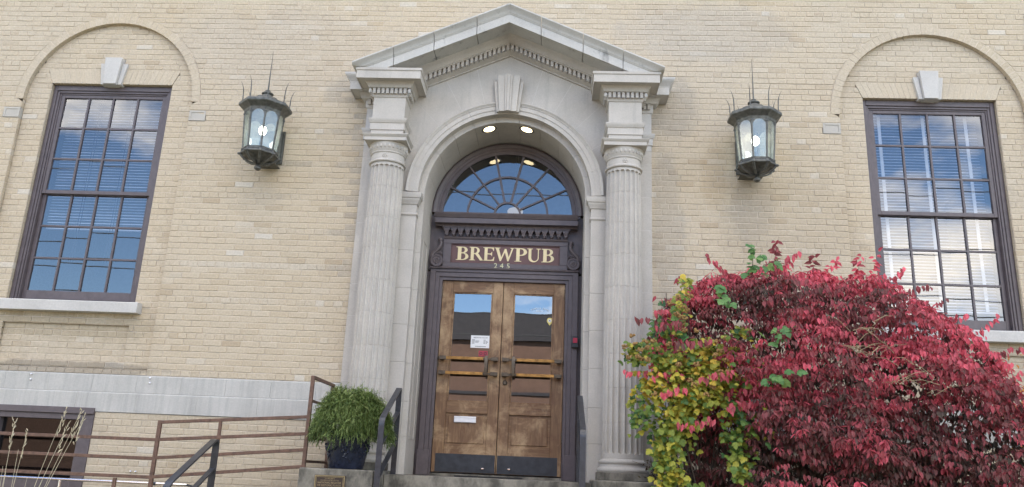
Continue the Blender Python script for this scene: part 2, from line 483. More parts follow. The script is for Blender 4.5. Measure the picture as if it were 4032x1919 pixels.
cand = [i for i, b in enumerate(bricks) if b[1] - b[0] > .19 and b[6] < .02 and b[4] > .9 and -3.75 < b[0] < -1.7 and abs(b[0] - b[2]) < .001]
cand.sort(key=lambda i: (bricks[i][0] - CAM.x) ** 2 + (bricks[i][4] - CAM.z) ** 2)
single = set(cand[:300])
bw = MB()
for i, b in enumerate(bricks):
    if i not in single: brick_geo(bw, b)
# ring voussoirs over the arched bays, jack arches, rowlock sills: bricks too
for c in (-XW, XW):
    mo2 = MB()
    nV = int(PI * (RIN + .05) / .0715)
    for k in range(nV):
        a0 = PI * k / nV + .0035; a1 = PI * (k + 1) / nV - .0035
        pts = [(r * math.cos(a), r * math.sin(a)) for a in (a0, a1) for r in (RIN, ROUT - .004)]
        P = [pts[0], pts[1], pts[3], pts[2]]
        y = -.004 + random.uniform(-.001, .001); t = min(1, max(0, random.gauss(.5, .13)))
        bw.add([(c + x, y, ZSP + z) for x, z in P] + [(c + x, .055, ZSP + z) for x, z in P], [(0, 1, 2, 3), (0, 4, 5, 1), (1, 5, 6, 2), (2, 6, 7, 3), (3, 7, 4, 0)], t)
    A = [PI * k / 40 for k in range(41)]
    mo2.rings([[(c + r * math.cos(a), y, ZSP + r * math.sin(a)) for r, y in ((ROUT + .14, .0068), (ROUT - .003, .0068), (ROUT - .003, -.0012), (RIN + .006, -.0012), (RIN + .006, .06))] for a in A], cap=False, closed=False)
    mo2.add([(c, .062, 4.7)] + [(c + (RIN + .02) * math.cos(a), .062, ZSP + (RIN + .02) * math.sin(a)) for a in A if a > .5 and a < PI - .5], [(0, i, i + 1) for i in range(1, len([a for a in A if a > .5 and a < PI - .5]))])
    for sg in (-1, 1):
        x = c + sg * (RIN + .006)
        mo2.add([(x, .012, 1.0), (x, .062, 1.0), (x, .062, ZSP), (x, .012, ZSP)], [(0, 1, 2, 3)])
        x = c + sg * (.742 + .006)
        mo2.add([(x, .06, 1.75), (x, .12, 1.75), (x, .12, 4.43), (x, .06, 4.43)], [(0, 1, 2, 3)])
    # jack arch of splayed bricks
    n = 11
    for sg in (-1, 1):
        for k in range(n):
            f0, f1 = k / n, (k + 1) / n
            xb0, xb1 = .082 + (.742 - .082) * f0, .082 + (.742 - .082) * f1
            xt0, xt1 = .115 + (.825 - .115) * f0, .115 + (.825 - .115) * f1
            e = .004
            P = [(xb0 + e, 4.424), (xb1 - e, 4.424), (xt1 - e, 4.618), (xt0 + e, 4.618)]
            P = [(c + sg * x, z) for x, z in P]; t = random.uniform(.62, .82); y = .047 + random.uniform(-.001, .001)
            bw.add([(x, y, z) for x, z in P] + [(x, .13, z) for x, z in P], [(0, 1, 2, 3), (0, 4, 5, 1), (1, 5, 6, 2), (2, 6, 7, 3), (3, 7, 4, 0)], t)
    mo2.add([(c - .742, .0495, 4.428), (c + .742, .0495, 4.428), (c + .825, .0495, 4.62), (c - .825, .0495, 4.62)], [(0, 1, 2, 3)])
    # sloped rowlock course along the foot of the bay
    x = c - RIN + .003
    while x < c + RIN - .02:
        x2 = min(x + .1045, c + RIN - .003); e = .003
        bw.add([(x + e, -.006, .968), (x2 - e, -.006, .968), (x2 - e, .004, 1.012), (x + e, .004, 1.012), (x2 - e, .055, 1.030), (x + e, .055, 1.030)], [(0, 1, 2, 3), (3, 2, 4, 5), (0, 3, 5), (1, 4, 2)], random.uniform(.25, .6))
        x = x2
    mo2.add([(c - RIN, .002, .966), (c + RIN, .002, .966), (c + RIN, .012, 1.012), (c - RIN, .012, 1.012), (c + RIN, .07, 1.028), (c - RIN, .07, 1.028)], [(0, 1, 2, 3), (3, 2, 4, 5)])
    # returns of the sunk panel below the sill
    for z in (1.102, 1.508):
        mo2.add([(c - .72, .055, z), (c + .72, .055, z), (c + .72, .1, z), (c - .72, .1, z)], [(0, 1, 2, 3)])
    mo2.build('mortar_bed', MORTAR, BLD, fix=False, smooth=False)
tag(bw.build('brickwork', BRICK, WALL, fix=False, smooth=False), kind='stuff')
# the 300 bricks nearest the camera, one by one
pool = {}
for i in sorted(single):
    b = bricks[i]; ti = round(b[7] * 11)
    if ti not in pool:
        mb = MB(); h = .208 / 2 - GAP * .62
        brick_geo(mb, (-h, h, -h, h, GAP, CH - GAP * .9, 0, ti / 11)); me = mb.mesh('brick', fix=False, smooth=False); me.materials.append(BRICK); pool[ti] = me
    o = put('brick', pool[ti], None, WALL, loc=((b[0] + b[1]) / 2, b[6], b[4] - GAP))
    o.scale = ((b[1] - b[0]) / (.208 - 2 * GAP * .62), 1, 1)

# building shell (side and rear walls, roof, inside)
sh = MB()
sh.box(-7.98, -7.8, -.02, 10, GZ, 7.06); sh.box(7.8, 7.98, -.02, 10, GZ, 7.06); sh.box(-7.8, 7.8, 9.8, 10, GZ, 7.06)
sh.build('outer_wall', BRICK, BLD)
MB().box(-8.0, 8.0, -.05, 10.05, 7.058, 7.2).build('roof', STONE, BLD)
fl = MB(); fl.box(-7.8, 7.8, .78, 9.8, -.1, .04); fl.build('floor', DARKFLOOR, BLD)
iw = MB(); iw.box(-7.8, 7.8, .75, 9.8, 5.3, 5.4); iw.box(-7.79, 7.79, 6.0, 6.1, .05, 5.29)
iw.build('inner_wall', INTER, BLD)

# belt course of limestone blocks
random.seed(21)
def belt_row(z0, z1, y, x0, step, nm, lo, hi):
    x = x0 - math.ceil((x0 + 7.8) / step) * step
    while x < 7.8:
        s, t = max(x, lo), min(x + step, hi); x += step
        if t - s > .03:
            mb = MB(); yy = y + random.uniform(-.0015, .0015)
            mb.prism_x([(yy, z0 + .002), (yy, z1 - .014), (yy + .010, z1 - .002), (.06, z1 - .002), (.06, z0 + .002)], s + .0011, t - .0011)
            mb.build('belt_stone', BELT, nm)
for x0, x1 in ((-7.8, -1.632), (1.632, 7.8)):
    BC = MB().box(x0, x1, .0, .05, .566, .962).build('belt_course', BELT, BLD)
    belt_row(.775, .965, -.012, -4.825, .487, BC, x0, x1)
    belt_row(.565, .775, -.032, -3.817, .657, BC, x0, x1)
# lintel drop over the basement window, bolts on the stone
for x, z in ((-5.021, .933), (-5.015, .877), (-3.707, .937), (-3.701, .884), (-3.746, -.027), (-3.694, -.027)):
    yb = -.012 if z > .5 else -.024
    MB().rings([[(x + r * math.cos(a), y, z + r * math.sin(a)) for a in [2 * PI * k / 10 for k in range(10)]] for r, y in ((.009, yb), (.011, yb - .008), (.009, yb - .016), (.004, yb - .019))]).build('bolt', CHROME, BLD)

# impost tablets beside the arched bays
for c in (-XW, XW):
    for sg in (-1, 1):
        x0, x1 = sorted((c + sg * (RIN + .004), c + sg * (RIN + .2)))
        mb = MB(); z0, z1 = 3.948, 4.075; f = .022
        mb.box(x0, x1, .0, .05, z0, z1)
        for a, b_, p, q in ((x0, x1, z1 - f, z1), (x0, x1, z0, z0 + f), (x0, x0 + f, z0 + f, z1 - f), (x1 - f, x1, z0 + f, z1 - f)):
            mb.box(a, b_, -.006, .002, p, q)
        mb.build('impost_tablet', TABLET, BLD)
    # keystone with wings
    K = MB()
    K.prism_y([(c - .078, 4.40), (c + .078, 4.40), (c + .105, 4.745), (c - .105, 4.745)], -.02, .12)
    for sg in (-1, 1):
        K.prism_y([(c + sg * .080, 4.405), (c + sg * .125, 4.405), (c + sg * .168, 4.68), (c + sg * .106, 4.68)], .018, .12)
    K.build('keystone', STONE_W, BLD, bevel=.003)

# ------------------------------------------------------------------ sash windows
def window(c, rows_lower_z, tilt_seed, name='sash_window'):
    rr = random.Random(tilt_seed)
    W_ = empty(name, (c, .1, 1.76), parent=BLD)
    hw = .742
    z0, z1 = 1.758, 4.42
    # brick-mould casing in three receding steps
    for i, (a, b_, yf, yb, nm) in enumerate(((.740, .695, .098, .25, 'casing'), (.695, .668, .112, .25, 'casing'), (.668, .650, .125, .25, 'casing'))):
        mb = MB()
        mb.box(c - a, c - b_, yf, yb, z0, z1 - .0); mb.box(c + b_, c + a, yf, yb, z0, z1)
        mb.box(c - b_, c + b_, yf + .0005, yb, z1 - (a - b_) - (.740 - a) - .02, z1 - (.740 - a) - (0.0 if i == 0 else .02))
        mb.build(nm, PAINT, W_, bevel=.004)
    MB().prism_x([(.09, 1.755), (.085, 1.775), (.26, 1.80), (.26, 1.755)], c - .65, c + .65).build('frame_sill', PAINT, W_)
    # stone sill
    MB().prism_x([(-.055, 1.632), (-.055, 1.742), (-.047, 1.752), (.085, 1.756), (.085, 1.632)], c - .83, c + .83).build('sill', STONE_W, W_, bevel=.004)
    G = .607; cols = [-G + 2 * G * i / 4 for i in range(5)]
    for (zt, zb, y, top_r, bot_r) in ((4.272, 3.092, .135, .05, .045), (3.045, 1.895, .170, .045, .10)):
        mb = MB(); mb.box(c - .649, c - G, y, y + .04, zb - bot_r, zt + top_r); mb.box(c + G, c + .649, y, y + .04, zb - bot_r, zt + top_r)
        mb.box(c - G, c + G, y + .0005, y + .04, zt, zt + top_r); mb.box(c - G, c + G, y + .0005, y + .04, zb - bot_r, zb)
        mb.build('sash', PAINT, W_, bevel=.003)
        rows = [zb + (zt - zb) * i / 3 for i in range(4)]
        for i in (1, 2, 3):
            MB().box(c + cols[i] - .0105, c + cols[i] + .0105, y + .004, y + .032, zb, zt).build('muntin', PAINT, W_)
        for i in (1, 2):
            for k in range(4):
                MB().box(c + cols[k] + (.0105 if k else 0), c + cols[k + 1] - (.0105 if k < 3 else 0), y + .005, y + .031, rows[i] - .0105, rows[i] + .0105).build('muntin', PAINT, W_)
        for i in range(3):
            for k in range(4):
                ax, az = rr.gauss(0, .005), rr.gauss(0, .005)
                x0, x1, za, zb_ = c + cols[k] + .003, c + cols[k + 1] - .003, rows[i] + .003, rows[i + 1] - .003
                h, v = (x1 - x0) / 2, (zb_ - za) / 2
                yy = y + .02
                MB().add([(x0, yy - h * ax - v * az, za), (x1, yy + h * ax - v * az, za), (x1, yy + h * ax + v * az, zb_), (x0, yy - h * ax + v * az, zb_)], [(0, 1, 2, 3)]).build('pane', GLASS, W_, fix=False, smooth=False)
    return W_
window(-XW, 0, 1); window(XW, 0, 2)

# basement window at the foot of the left bay
BW_ = empty('basement_window', (-5.27, 0, -.5), parent=BLD)
mb = MB(); mb.box(-6.3, -4.242, -.052, .12, .535, .602); mb.build('frame', PAINT, BW_, bevel=.004)
mb = MB(); mb.box(-6.29, -4.244, -.03, .12, .475, .535); mb.box(-4.385, -4.244, -.03, .12, -.9, .475); mb.box(-6.29, -6.2, -.03, .12, -.9, .475); mb.box(-6.2, -4.385, -.029, .12, -.9, -.13)
mb.build('frame', PAINT, BW_, bevel=.004)
MB().box(-5.33, -5.27, -.012, .1, -.13, .475).build('mullion', PAINT, BW_)
for a, e in ((-6.2, -5.33), (-5.27, -4.385)):
    MB().add([(a, .05, -.13), (e, .05, -.13), (e, .05, .475), (a, .05, .475)], [(0, 1, 2, 3)]).build('pane', BGLASS, BW_, fix=False, smooth=False)
MB().box(-6.5, -4.1, .14, 1.2, -1.0, -.95).build('floor', DARKFLOOR, BW_)

# ------------------------------------------------------------------ limestone portal
ZC = 3.10; RA = .905; RM = .965; RO = 1.105; YT = -.08
PW = empty('portal_wall', (0, 0, LZ), parent=BLD)
bk = MB()
def door_half(z, r):
    return r if z <= ZC else math.sqrt(max(0, r * r - (z - ZC) ** 2))
zz = [LZ] + [.3 + .1 * i for i in range(46)]
for i in range(len(zz) - 1):
    a, b_ = zz[i], zz[i + 1]
    ha, hb = door_half(a, RM + .01), door_half(b_, RM + .01)
    for sg in (-1, 1):
        oa = min(1.625, (4.88 - a) / RAKE); ob = min(1.625, (4.88 - b_) / RAKE)
        if oa <= ha: continue
        bk.add([(sg * ha, YT + .0015, a), (sg * oa, YT + .0015, a), (sg * max(ob, hb), YT + .0015, b_), (sg * hb, YT + .0015, b_)], [(0, 1, 2, 3)])
bk.build('backing', simple('pale_mortar', (0.56, 0.545, 0.52, 1), 0.9, var=.1, bump=0), PW, fix=False, smooth=False)
JZ = [LZ, .64, .985, 1.33, 1.68, 2.03, 2.38, 2.725, 3.10, 3.3]
for sg in (-1, 1):
    for i in range(len(JZ) - 2):
        x0, x1 = sorted((sg * 1.14, sg * 1.632))
        MB().box(x0, x1, YT, .06, JZ[i] + .0015, JZ[i + 1] - .0015).build('stone', STONE, PW, bevel=.0015)
# spandrel and tympanum stones with radial joints
def outer(a):
    dx, dz = math.cos(a), math.sin(a)
    ts = []
    if abs(dx) > 1e-6: ts.append(1.632 / abs(dx))
    # rake line z = 4.86 - RAKE*|x|
    ts.append((4.87 - ZC) / (dz + RAKE * abs(dx)))
    return min(t for t in ts if t > 0)
angs = [0, 14, 30, 46, 62, 76, 104, 118, 134, 150, 166, 180]
for i in range(len(angs) - 1):
    a0, a1 = math.radians(angs[i]) + .0012, math.radians(angs[i + 1]) - .0012
    n = 10; A = [a0 + (a1 - a0) * k / n for k in range(n + 1)]
    knee = [PI - math.atan2(4.86 - RAKE * 1.632 - ZC, 1.632), math.atan2(4.86 - RAKE * 1.632 - ZC, 1.632), PI / 2]
    A2 = sorted(A + [k for k in knee if a0 < k < a1], reverse=True)
    poly = [((RM + .012) * math.cos(a), ZC + (RM + .012) * math.sin(a)) for a in A] + [(outer(a) * math.cos(a), ZC + outer(a) * math.sin(a)) for a in A2]
    MB().prism_y(poly, YT, .05).build('stone', STONE, PW, smooth=False)
# archivolt and inner ring, voussoir by voussoir
AR = empty('door_arch', (0, 0, ZC), parent=BLD)
def arc_seg(prof, a0, a1, n=6):
    mb = MB()
    mb.rings([[(r * math.cos(a0 + (a1 - a0) * k / n), y, ZC + r * math.sin(a0 + (a1 - a0) * k / n)) for r, y in prof] for k in range(n + 1)])
    return mb
pr_out = [(RO, YT + .01), (RO, -.128), (RO - .010, -.133), (RO - .020, -.126), (RO - .032, -.116), (RO - .040, -.116), (RO - .040, -.108), (RO - .092, -.108), (RO - .092, -.100), (RM, -.100), (RM, .03)]
pr_in = [(RM + .012, .0), (RA + .004, .0), (RA, .004), (RA, .66), (RM + .012, .66)]
nv = 11
for k in range(nv):
    a0, a1 = PI * k / nv, PI * (k + 1) / nv
    arc_seg(pr_out, a0 + .001, a1 - .001).build('voussoir', STONE, AR, angle=25)
    arc_seg(pr_in, a0 + .0015, a1 - .0015).build('voussoir', STONE, AR, angle=25)
# reeded keystone
K = MB()
def kx(z, b0, t0): f = (z - 4.072) / (4.52 - 4.072); return b0 + (t0 - b0) * f
for x0b, x1b, x0t, x1t, y, zt in ((-.128, -.098, -.172, -.130, -.140, 4.452), (.098, .128, .130, .172, -.140, 4.452), (-.100, -.036, -.132, -.046, -.165, 4.52), (.036, .100, .046, .132, -.165, 4.52), (-.036, -.014, -.046, -.018, -.178, 4.524), (.014, .036, .018, .046, -.178, 4.524), (-.014, .014, -.018, .018, -.186, 4.527)):
    zb = 4.072
    K.prism_y([(x0b, zb), (x1b, zb), (x1t, zt), (x0t, zt)], y, .0)
K.build('keystone', STONE, AR, bevel=.003)
# jambs and imposts
JB = empty('door_jamb', (0, 0, LZ), parent=BLD)
JJ = [LZ, .44, .80, 1.2, 1.6, 2.0, 2.42, 2.80]
for sg in (-1, 1):
    for i in range(len(JJ) - 1):
        x0, x1 = sorted((sg * RM, sg * 1.142))
        MB().box(x0, x1, -.10, .03, JJ[i] + .001, JJ[i + 1] - .001).build('stone', STONE, JB, bevel=.0015)
        x0, x1 = sorted((sg * RA, sg * (RM + .012)))
        MB().box(x0, x1, .0, .66, JJ[i] + .001, JJ[i + 1] - .001).build('stone', STONE, JB, bevel=.0015)
        # sunk panel moulding on the reveal
    xr = sg * (RA - .006)
    x0, x1 = sorted((sg * RA + sg * .002, xr))
    for (y0, y1, za, zb) in ((.14, .155, .42, 2.62), (.42, .435, .42, 2.62), (.155, .42, 2.605, 2.62), (.155, .42, .42, .435)):
        MB().box(x0, x1, y0, y1, za, zb).build('moulding', STONE, JB)
    cx, hw = sg * (RM + 1.142) / 2, (1.142 - RM) / 2
    MB().rect(cx, hw, -.10, .03, [(0, 2.80), (0, 2.815), (.010, 2.822), (.014, 2.832), (.010, 2.842), (0, 2.848), (0, 2.945), (.012, 2.95), (.014, 2.965), (.030, 2.99), (.034, 3.0), (.034, 3.012), (.044, 3.018), (.052, 3.045), (.052, 3.075), (.045, 3.08)]).build('impost', STONE, JB, angle=30)
    x0, x1 = sorted((sg * RA, sg * (RM + .012)))
    MB().box(x0, x1, .001, .66, 2.80, ZC).build('stone', STONE, JB)

# columns
def flute_r(theta, z, R, zlo, zhi, nf=20):
    u = (theta / (2 * PI) * nf) % 1.0; u = abs(u - .5) * 2          # 0 centre of flute .. 1 arris
    hw = .86
    if u > hw: return R
    q = u / hw; rw = R * PI / nf * hw                                # half width of flute
    lo = zlo + rw * (1 - math.sqrt(1 - q * q)); hi = zhi - rw * (1 - math.sqrt(1 - q * q))
    if z < lo or z > hi: return R
    return R - 1.0 * rw * math.sqrt(max(0, 1 - q * q))
CX, CY = 1.312, -.19
def shaft_R(z): f = (z - .3) / 3.06; return .207 - .022 * f ** 1.6
DZ = [.30, .64, .985, 1.33, 1.68, 2.03, 2.38, 2.725, 3.07, 3.345]
def col_drum(z0, z1, zlo, zhi):
    mb = MB(); n = 320; lv = [z0, z0 + .003] + [z0 + .06 * i for i in range(1, 9) if .345 + .05 < z0 + .06 * i < 3.315 - .05 and z0 + .06 * i < z1 - .02]
    if z0 < zlo < z1: lv += [zlo - .001 + .0035 * i for i in range(10)]
    if z0 < zhi < z1: lv += [zhi + .001 - .0035 * i for i in range(10)][::-1]
    lv = sorted(lv + [z1 - .003, z1])
    rs = []
    for z in lv:
        ring = []
        for k in range(n):
            th = 2 * PI * k / n
            r = flute_r(th, z, shaft_R(z), zlo, zhi) - (.003 if z in (z0, z1) else 0)
            ring.append((r * math.sin(th), -r * math.cos(th), z))
        rs.append(ring)
    mb.rings(rs)
    return mb.mesh('drum', angle=16)
drum_me = [col_drum(DZ[i] + .0005, DZ[i + 1] - .0005, .345, 3.315) for i in range(len(DZ) - 1)]
cap = MB().lathe([(.188, 3.345), (.203, 3.352), (.207, 3.362), (.203, 3.372), (.192, 3.378), (.186, 3.384), (.184, 3.455), (.192, 3.458), (.196, 3.466), (.192, 3.474)], n=48)
cap_me = cap.mesh('necking')
ech = MB().lathe([(.188, 3.474), (.198, 3.490), (.208, 3.520), (.214, 3.556), (.215, 3.578)], n=48)
for k in range(28):                                                  # egg and dart
    a = 2 * PI * k / 28
    ech.sphere((  .206 * math.sin(a), -.206 * math.cos(a), 3.528), .014, 8, 5, (1, 1, 1.75))
ech_me = ech.mesh('echinus')
ros = MB()
for k in range(6):
    a = 2 * PI * k / 6; ros.sphere((.018 * math.cos(a), -.186, 3.418 + .018 * math.sin(a)), .012, 7, 4, (1, .8, 1))
ros.sphere((0, -.189, 3.418), .010, 8, 5); ros_me = ros.mesh('rosette')
aba_me = MB().rect(0, .232, -.232, .11, [(0, 3.577), (0, 3.616), (.006, 3.619), (.012, 3.628), (.022, 3.640), (.022, 3.648)]).mesh('abacus', angle=30)
bas_me = MB().lathe([(.248, .165), (.258, .178), (.261, .190), (.258, .202), (.248, .214), (.236, .216), (.226, .232), (.224, .244), (.228, .250), (.236, .254), (.240, .266), (.236, .279), (.226, .283), (.216, .286), (.207, .3)], n=48).mesh('base')
pli_me = MB().box(-.262, .262, -.262, .11, .092, .165).mesh('plinth')
for sg in (-1, 1):
    co = empty('column', (sg * CX, CY, .09), parent=BLD)
    for i, me in enumerate(drum_me): put('drum', me, STONE, co, loc=(sg * CX, CY, 0))
    for nm, me in (('necking', cap_me), ('echinus', ech_me), ('rosette', ros_me), ('abacus', aba_me), ('base', bas_me), ('plinth', pli_me)):
        put(nm, me, CONC if nm == 'plinth' else STONE, co, bevel=.004 if nm == 'plinth' else 0, loc=(sg * CX, CY, 0))

# entablature blocks over the columns and their set-back returns
LV = [(0, 3.648), (0, 3.715), (.012, 3.718), (.012, 3.795), (.020, 3.80), (.028, 3.818), (.036, 3.834), (.036, 3.850), (.0, 3.852), (0, 4.108), (.010, 4.112), (.016, 4.124), (.018, 4.136), (.018, 4.205), (.056, 4.207), (.062, 4.212), (.070, 4.235), (.092, 4.258), (.095, 4.268), (.170, 4.270), (.170, 4.262), (.178, 4.262), (.178, 4.352), (.188, 4.356), (.190, 4.370), (.190, 4.384), (.0, 4.387)]
den = MB().box(-.0155, .0155, -.0335, .004, 0, .062).mesh('dentil', smooth=False)
den_s = MB().box(-.004, .0335, -.0155, .0155, 0, .062).mesh('dentil', smooth=False)
for me in (den, den_s): me.materials.append(STONE)
for sg in (-1, 1):
    hw, yf = .180, -.37
    eb = MB().rect(sg * CX, hw, yf, YT + .02, LV).build('entablature_block', STONE, BLD, angle=30)
    for k in range(8):
        put('dentil', den, None, eb, loc=(sg * CX + (k - 3.5) * .0495, yf - .018, 4.141))
    for s2 in (-1, 1):
        cn_ = MB().sphere((sg * CX + s2 * (hw + .040), yf - .040, 4.172), .020, 8, 6, (1, 1, 1.5)); cn_.build('corner_pendant', STONE_W, eb)
        for k in range(4):
            o = put('dentil', den_s, None, eb, loc=(sg * CX + s2 * (hw + .018), yf + .045 + k * .0495, 4.141), rot=(0, 0, 0 if s2 > 0 else PI))
    x0, x1 = sorted((sg * 1.30, sg * 1.632))
    er = MB().rect((x0 + x1) / 2, (x1 - x0) / 2, YT - .004, .05, LV[:-4] + [(.178, 4.345), (.182, 4.352), (.182, 4.362), (.186, 4.366), (.196, 4.385), (.214, 4.405), (.232, 4.424), (.236, 4.436), (.236, 4.45), (0, 4.455)]).build('entablature_return', STONE_W, BLD, angle=30)
    for k in range(3):
        put('dentil', den, None, er, loc=(sg * (1.600 - k * .0495), YT - .022, 4.141))
# raking cornice, stone by stone
ZB = 4.99
prof = [(-.30, 0.0), (-.515, 0.0), (-.515, -.010), (-.545, -.010), (-.545, .092), (-.552, .095), (-.556, .105), (-.562, .108), (-.568, .122), (-.584, .142), (-.606, .158), (-.618, .168), (-.622, .172), (-.622, .186), (-.30, .196), (0.02, .20), (0.02, 0.0)]
RC = empty('raking_cornice', (0, 0, 4.38), parent=BLD)
CUT = [0, .36, .83, 1.27, 1.715]
for sg in (-1, 1):
    for i in range(4):
        a, e = CUT[i], CUT[i + 1]; n = 12 if i == 3 else 4; rs = []
        for k in range(n + 1):
            x = a + (e - a) * k / n
            if i and k == 0: x += .0035
            if k == n and i < 3: x -= .0035
            rs.append([(sg * x, y, max(ZB + dz - RAKE * x, 4.3885)) for y, dz in prof])
        MB().rings(rs).build('cornice_stone', CORN, RC, angle=30)
# bed mould and dentils along the gable
prof2 = [(0, .02), (-.30, .004), (-.296, -.006), (-.262, -.022), (-.236, -.046), (-.226, -.068), (-.214, -.074), (-.214, -.084), (-.165, -.084), (-.165, -.150), (-.158, -.153), (-.140, -.160), (-.118, -.168), (-.108, -.172), (-.104, -.178), (-.104, -.186), (YT, -.188), (0, -.188)]
for sg in (-1, 1):
    MB().rings([[(sg * x, y, ZB + dz - RAKE * x) for y, dz in prof2] for x in (0, 1.30)]).build('bed_mould', STONE, RC, angle=30)
    dr = MB().rings([[(x, y, dz - sg * RAKE * x) for y, dz in ((.004, 0), (-.040, 0), (-.040, -.064), (.004, -.064))] for x in (-.0155, .0155)]).mesh('dentil', smooth=False); dr.materials.append(STONE)
    for k in range(24):
        x = .026 + k * .0515
        put('dentil', dr, None, RC, loc=(sg * x, -.165, ZB - .0855 - RAKE * x))

# ------------------------------------------------------------------ painted door surround, fanlight, sign frieze
YD = .60
DF = empty('door_surround', (0, YD, LZ), parent=BLD)
for sg in (-1, 1):
    for i, (a, b_, yf, yb, zt) in enumerate(((.905, .862, YD + .005, .74, 2.36), (.862, .800, YD - .055, .74, 2.385), (.800, .752, YD - .045, .74, 2.325), (.752, .716, YD - .030, .74, 2.285))):
        x0, x1 = sorted((sg * a, sg * b_))
        MB().box(x0, x1, yf, yb, LZ + .002, zt).build('post', PAINT, DF, bevel=.004)
    x0, x1 = sorted((sg * .87, sg * .735)); MB().box(x0, x1, YD - .068, YD - .03, LZ + .002, .33).build('post_plinth', PAINT, DF, bevel=.004)
for (hx, yf, za, zb) in ((.862, YD - .0555, 2.345, 2.384), (.800, YD - .0455, 2.290, 2.345), (.752, YD - .0305, 2.252, 2.290)):
    MB().box(-hx + .0005, hx - .0005, yf, .74, za, zb).build('head', PAINT, DF, bevel=.004)
# frieze board, cornice and fan sill
MB().box(-.904, .904, YD + .02, .74, 2.384, 3.06).build('frieze_board', PAINT, DF)
MB().prism_x([(YD + .03, 2.384), (YD - .075, 2.384), (YD - .078, 2.394), (YD - .06, 2.402), (YD - .05, 2.412), (YD + .03, 2.412)], -.872, .872).build('ledge', PAINT, DF)
MB().prism_x([(YD + .03, 2.905), (YD - .06, 2.905), (YD - .062, 2.92), (YD - .135, 2.925), (YD - .135, 2.985), (YD - .145, 2.99), (YD - .155, 3.012), (YD - .168, 3.03), (YD - .170, 3.045), (YD + .03, 3.06)], -.84, .84).build('cornice', PAINT, DF, angle=30)
MB().prism_x([(YD + .03, 2.752), (YD - .03, 2.752), (YD - .042, 2.764), (YD - .045, 2.778), (YD + .03, 2.778)], -.735, .735).build('moulding', PAINT, DF)
MB().box(-.76, .76, YD - .058, YD + .02, 2.885, 2.908).build('moulding', PAINT, DF, bevel=.003)
dp = MB()
dp.rings([[(s_ * w_ / 2, y, z) for s_, y in ((-1, .02), (-1, yf), (1, yf), (1, .02))] for w_, yf, z in ((.082, -.054, 2.886), (.070, -.054, 2.868), (.052, -.052, 2.852), (.042, -.048, 2.836), (.038, -.044, 2.822), (.044, -.046, 2.819), (.044, -.046, 2.812))])
dp.sphere((0, -.022, 2.808), .019, 10, 6, (1, 1, 1.15))
dp_me = dp.mesh('drop'); dp_me.materials.append(PAINT)
for k in range(18):
    put('drop', dp_me, None, DF, loc=(-.704 + k * 1.408 / 17, YD, 0))
# side scrolls
for sg in (-1, 1):
    sc = MB(); cx, cz = sg * .800, 2.478
    sc.rings([[(cx + r * math.cos(a), y, cz + r * math.sin(a)) for a in [2 * PI * k / 32 for k in range(32)]] for r, y in ((.074, YD + .02), (.074, YD - .062), (.068, YD - .068), (.056, YD - .068), (.052, YD - .058), (.050, YD - .058))])
    for k in range(8):
        a = 2 * PI * k / 8; sc.sphere((cx + .028 * math.cos(a), YD - .06, cz + .028 * math.sin(a)), .013, 7, 5, (1, .7, 1))
    sc.sphere((cx, YD - .062, cz), .012, 8, 5)
    pts = [(sg * .86, YD - .035, 2.52), (sg * .845, YD - .042, 2.575), (sg * .80, YD - .045, 2.615), (sg * .768, YD - .045, 2.655), (sg * .762, YD - .045, 2.70), (sg * .775, YD - .042, 2.735)]
    sc.tube(pts, [.028, .024, .020, .018, .018, .020], 8)
    sc.sphere((sg * .772, YD - .04, 2.738), .028, 10, 6)
    sc.tube([(sg * .74, YD - .03, 2.56), (sg * .765, YD - .045, 2.585), (sg * .80, YD - .05, 2.575), (sg * .815, YD - .045, 2.555)], .010, 6)
    x0, x1 = sorted((sg * .735, sg * .86))
    sc.box(x0, x1, YD, YD + .019, 2.415, 2.74)
    sc.build('scroll', PAINT, DF)
# fanlight
FAN = empty('fanlight', (0, YD, 3.06), parent=BLD)
RG = .775; ZF = 3.085
pf = [(RA - .002, .66), (RA - .002, YD - .02), (.882, YD - .028), (.868, YD - .018), (.850, YD - .012), (.850, YD + .0), (.822, YD + .004), (.815, YD + .012), (RG, YD + .014), (RG, .66)]
fr = MB(); fr.rings([[(r * math.cos(PI * k / 48), y, ZF + r * math.sin(PI * k / 48)) for r, y in pf] for k in range(49)]); fr.build('frame', PAINT, FAN, angle=30)
MB().box(-RG - .1, RG + .1, YD + .004, .66, 3.05, 3.092).build('frame', PAINT, FAN)
for rr_ in (.155, .480):
    a = MB(); n = 32
    a.rings([[(r * math.cos(PI * k / n), y, ZF + r * math.sin(PI * k / n)) for r, y in ((rr_ - .011, YD + .018), (rr_ + .011, YD + .018), (rr_ + .011, YD + .045), (rr_ - .011, YD + .045))] for k in range(n + 1)]); a.build('muntin', PAINT, FAN)
for k in range(1, 7):
    a = PI * k / 7
    MB().bar((.150 * math.cos(a), YD + .032, ZF + .150 * math.sin(a)), ((RG + .01) * math.cos(a), YD + .032, ZF + (RG + .01) * math.sin(a)), .026, .019).build('muntin', PAINT, FAN)
rr = random.Random(4)
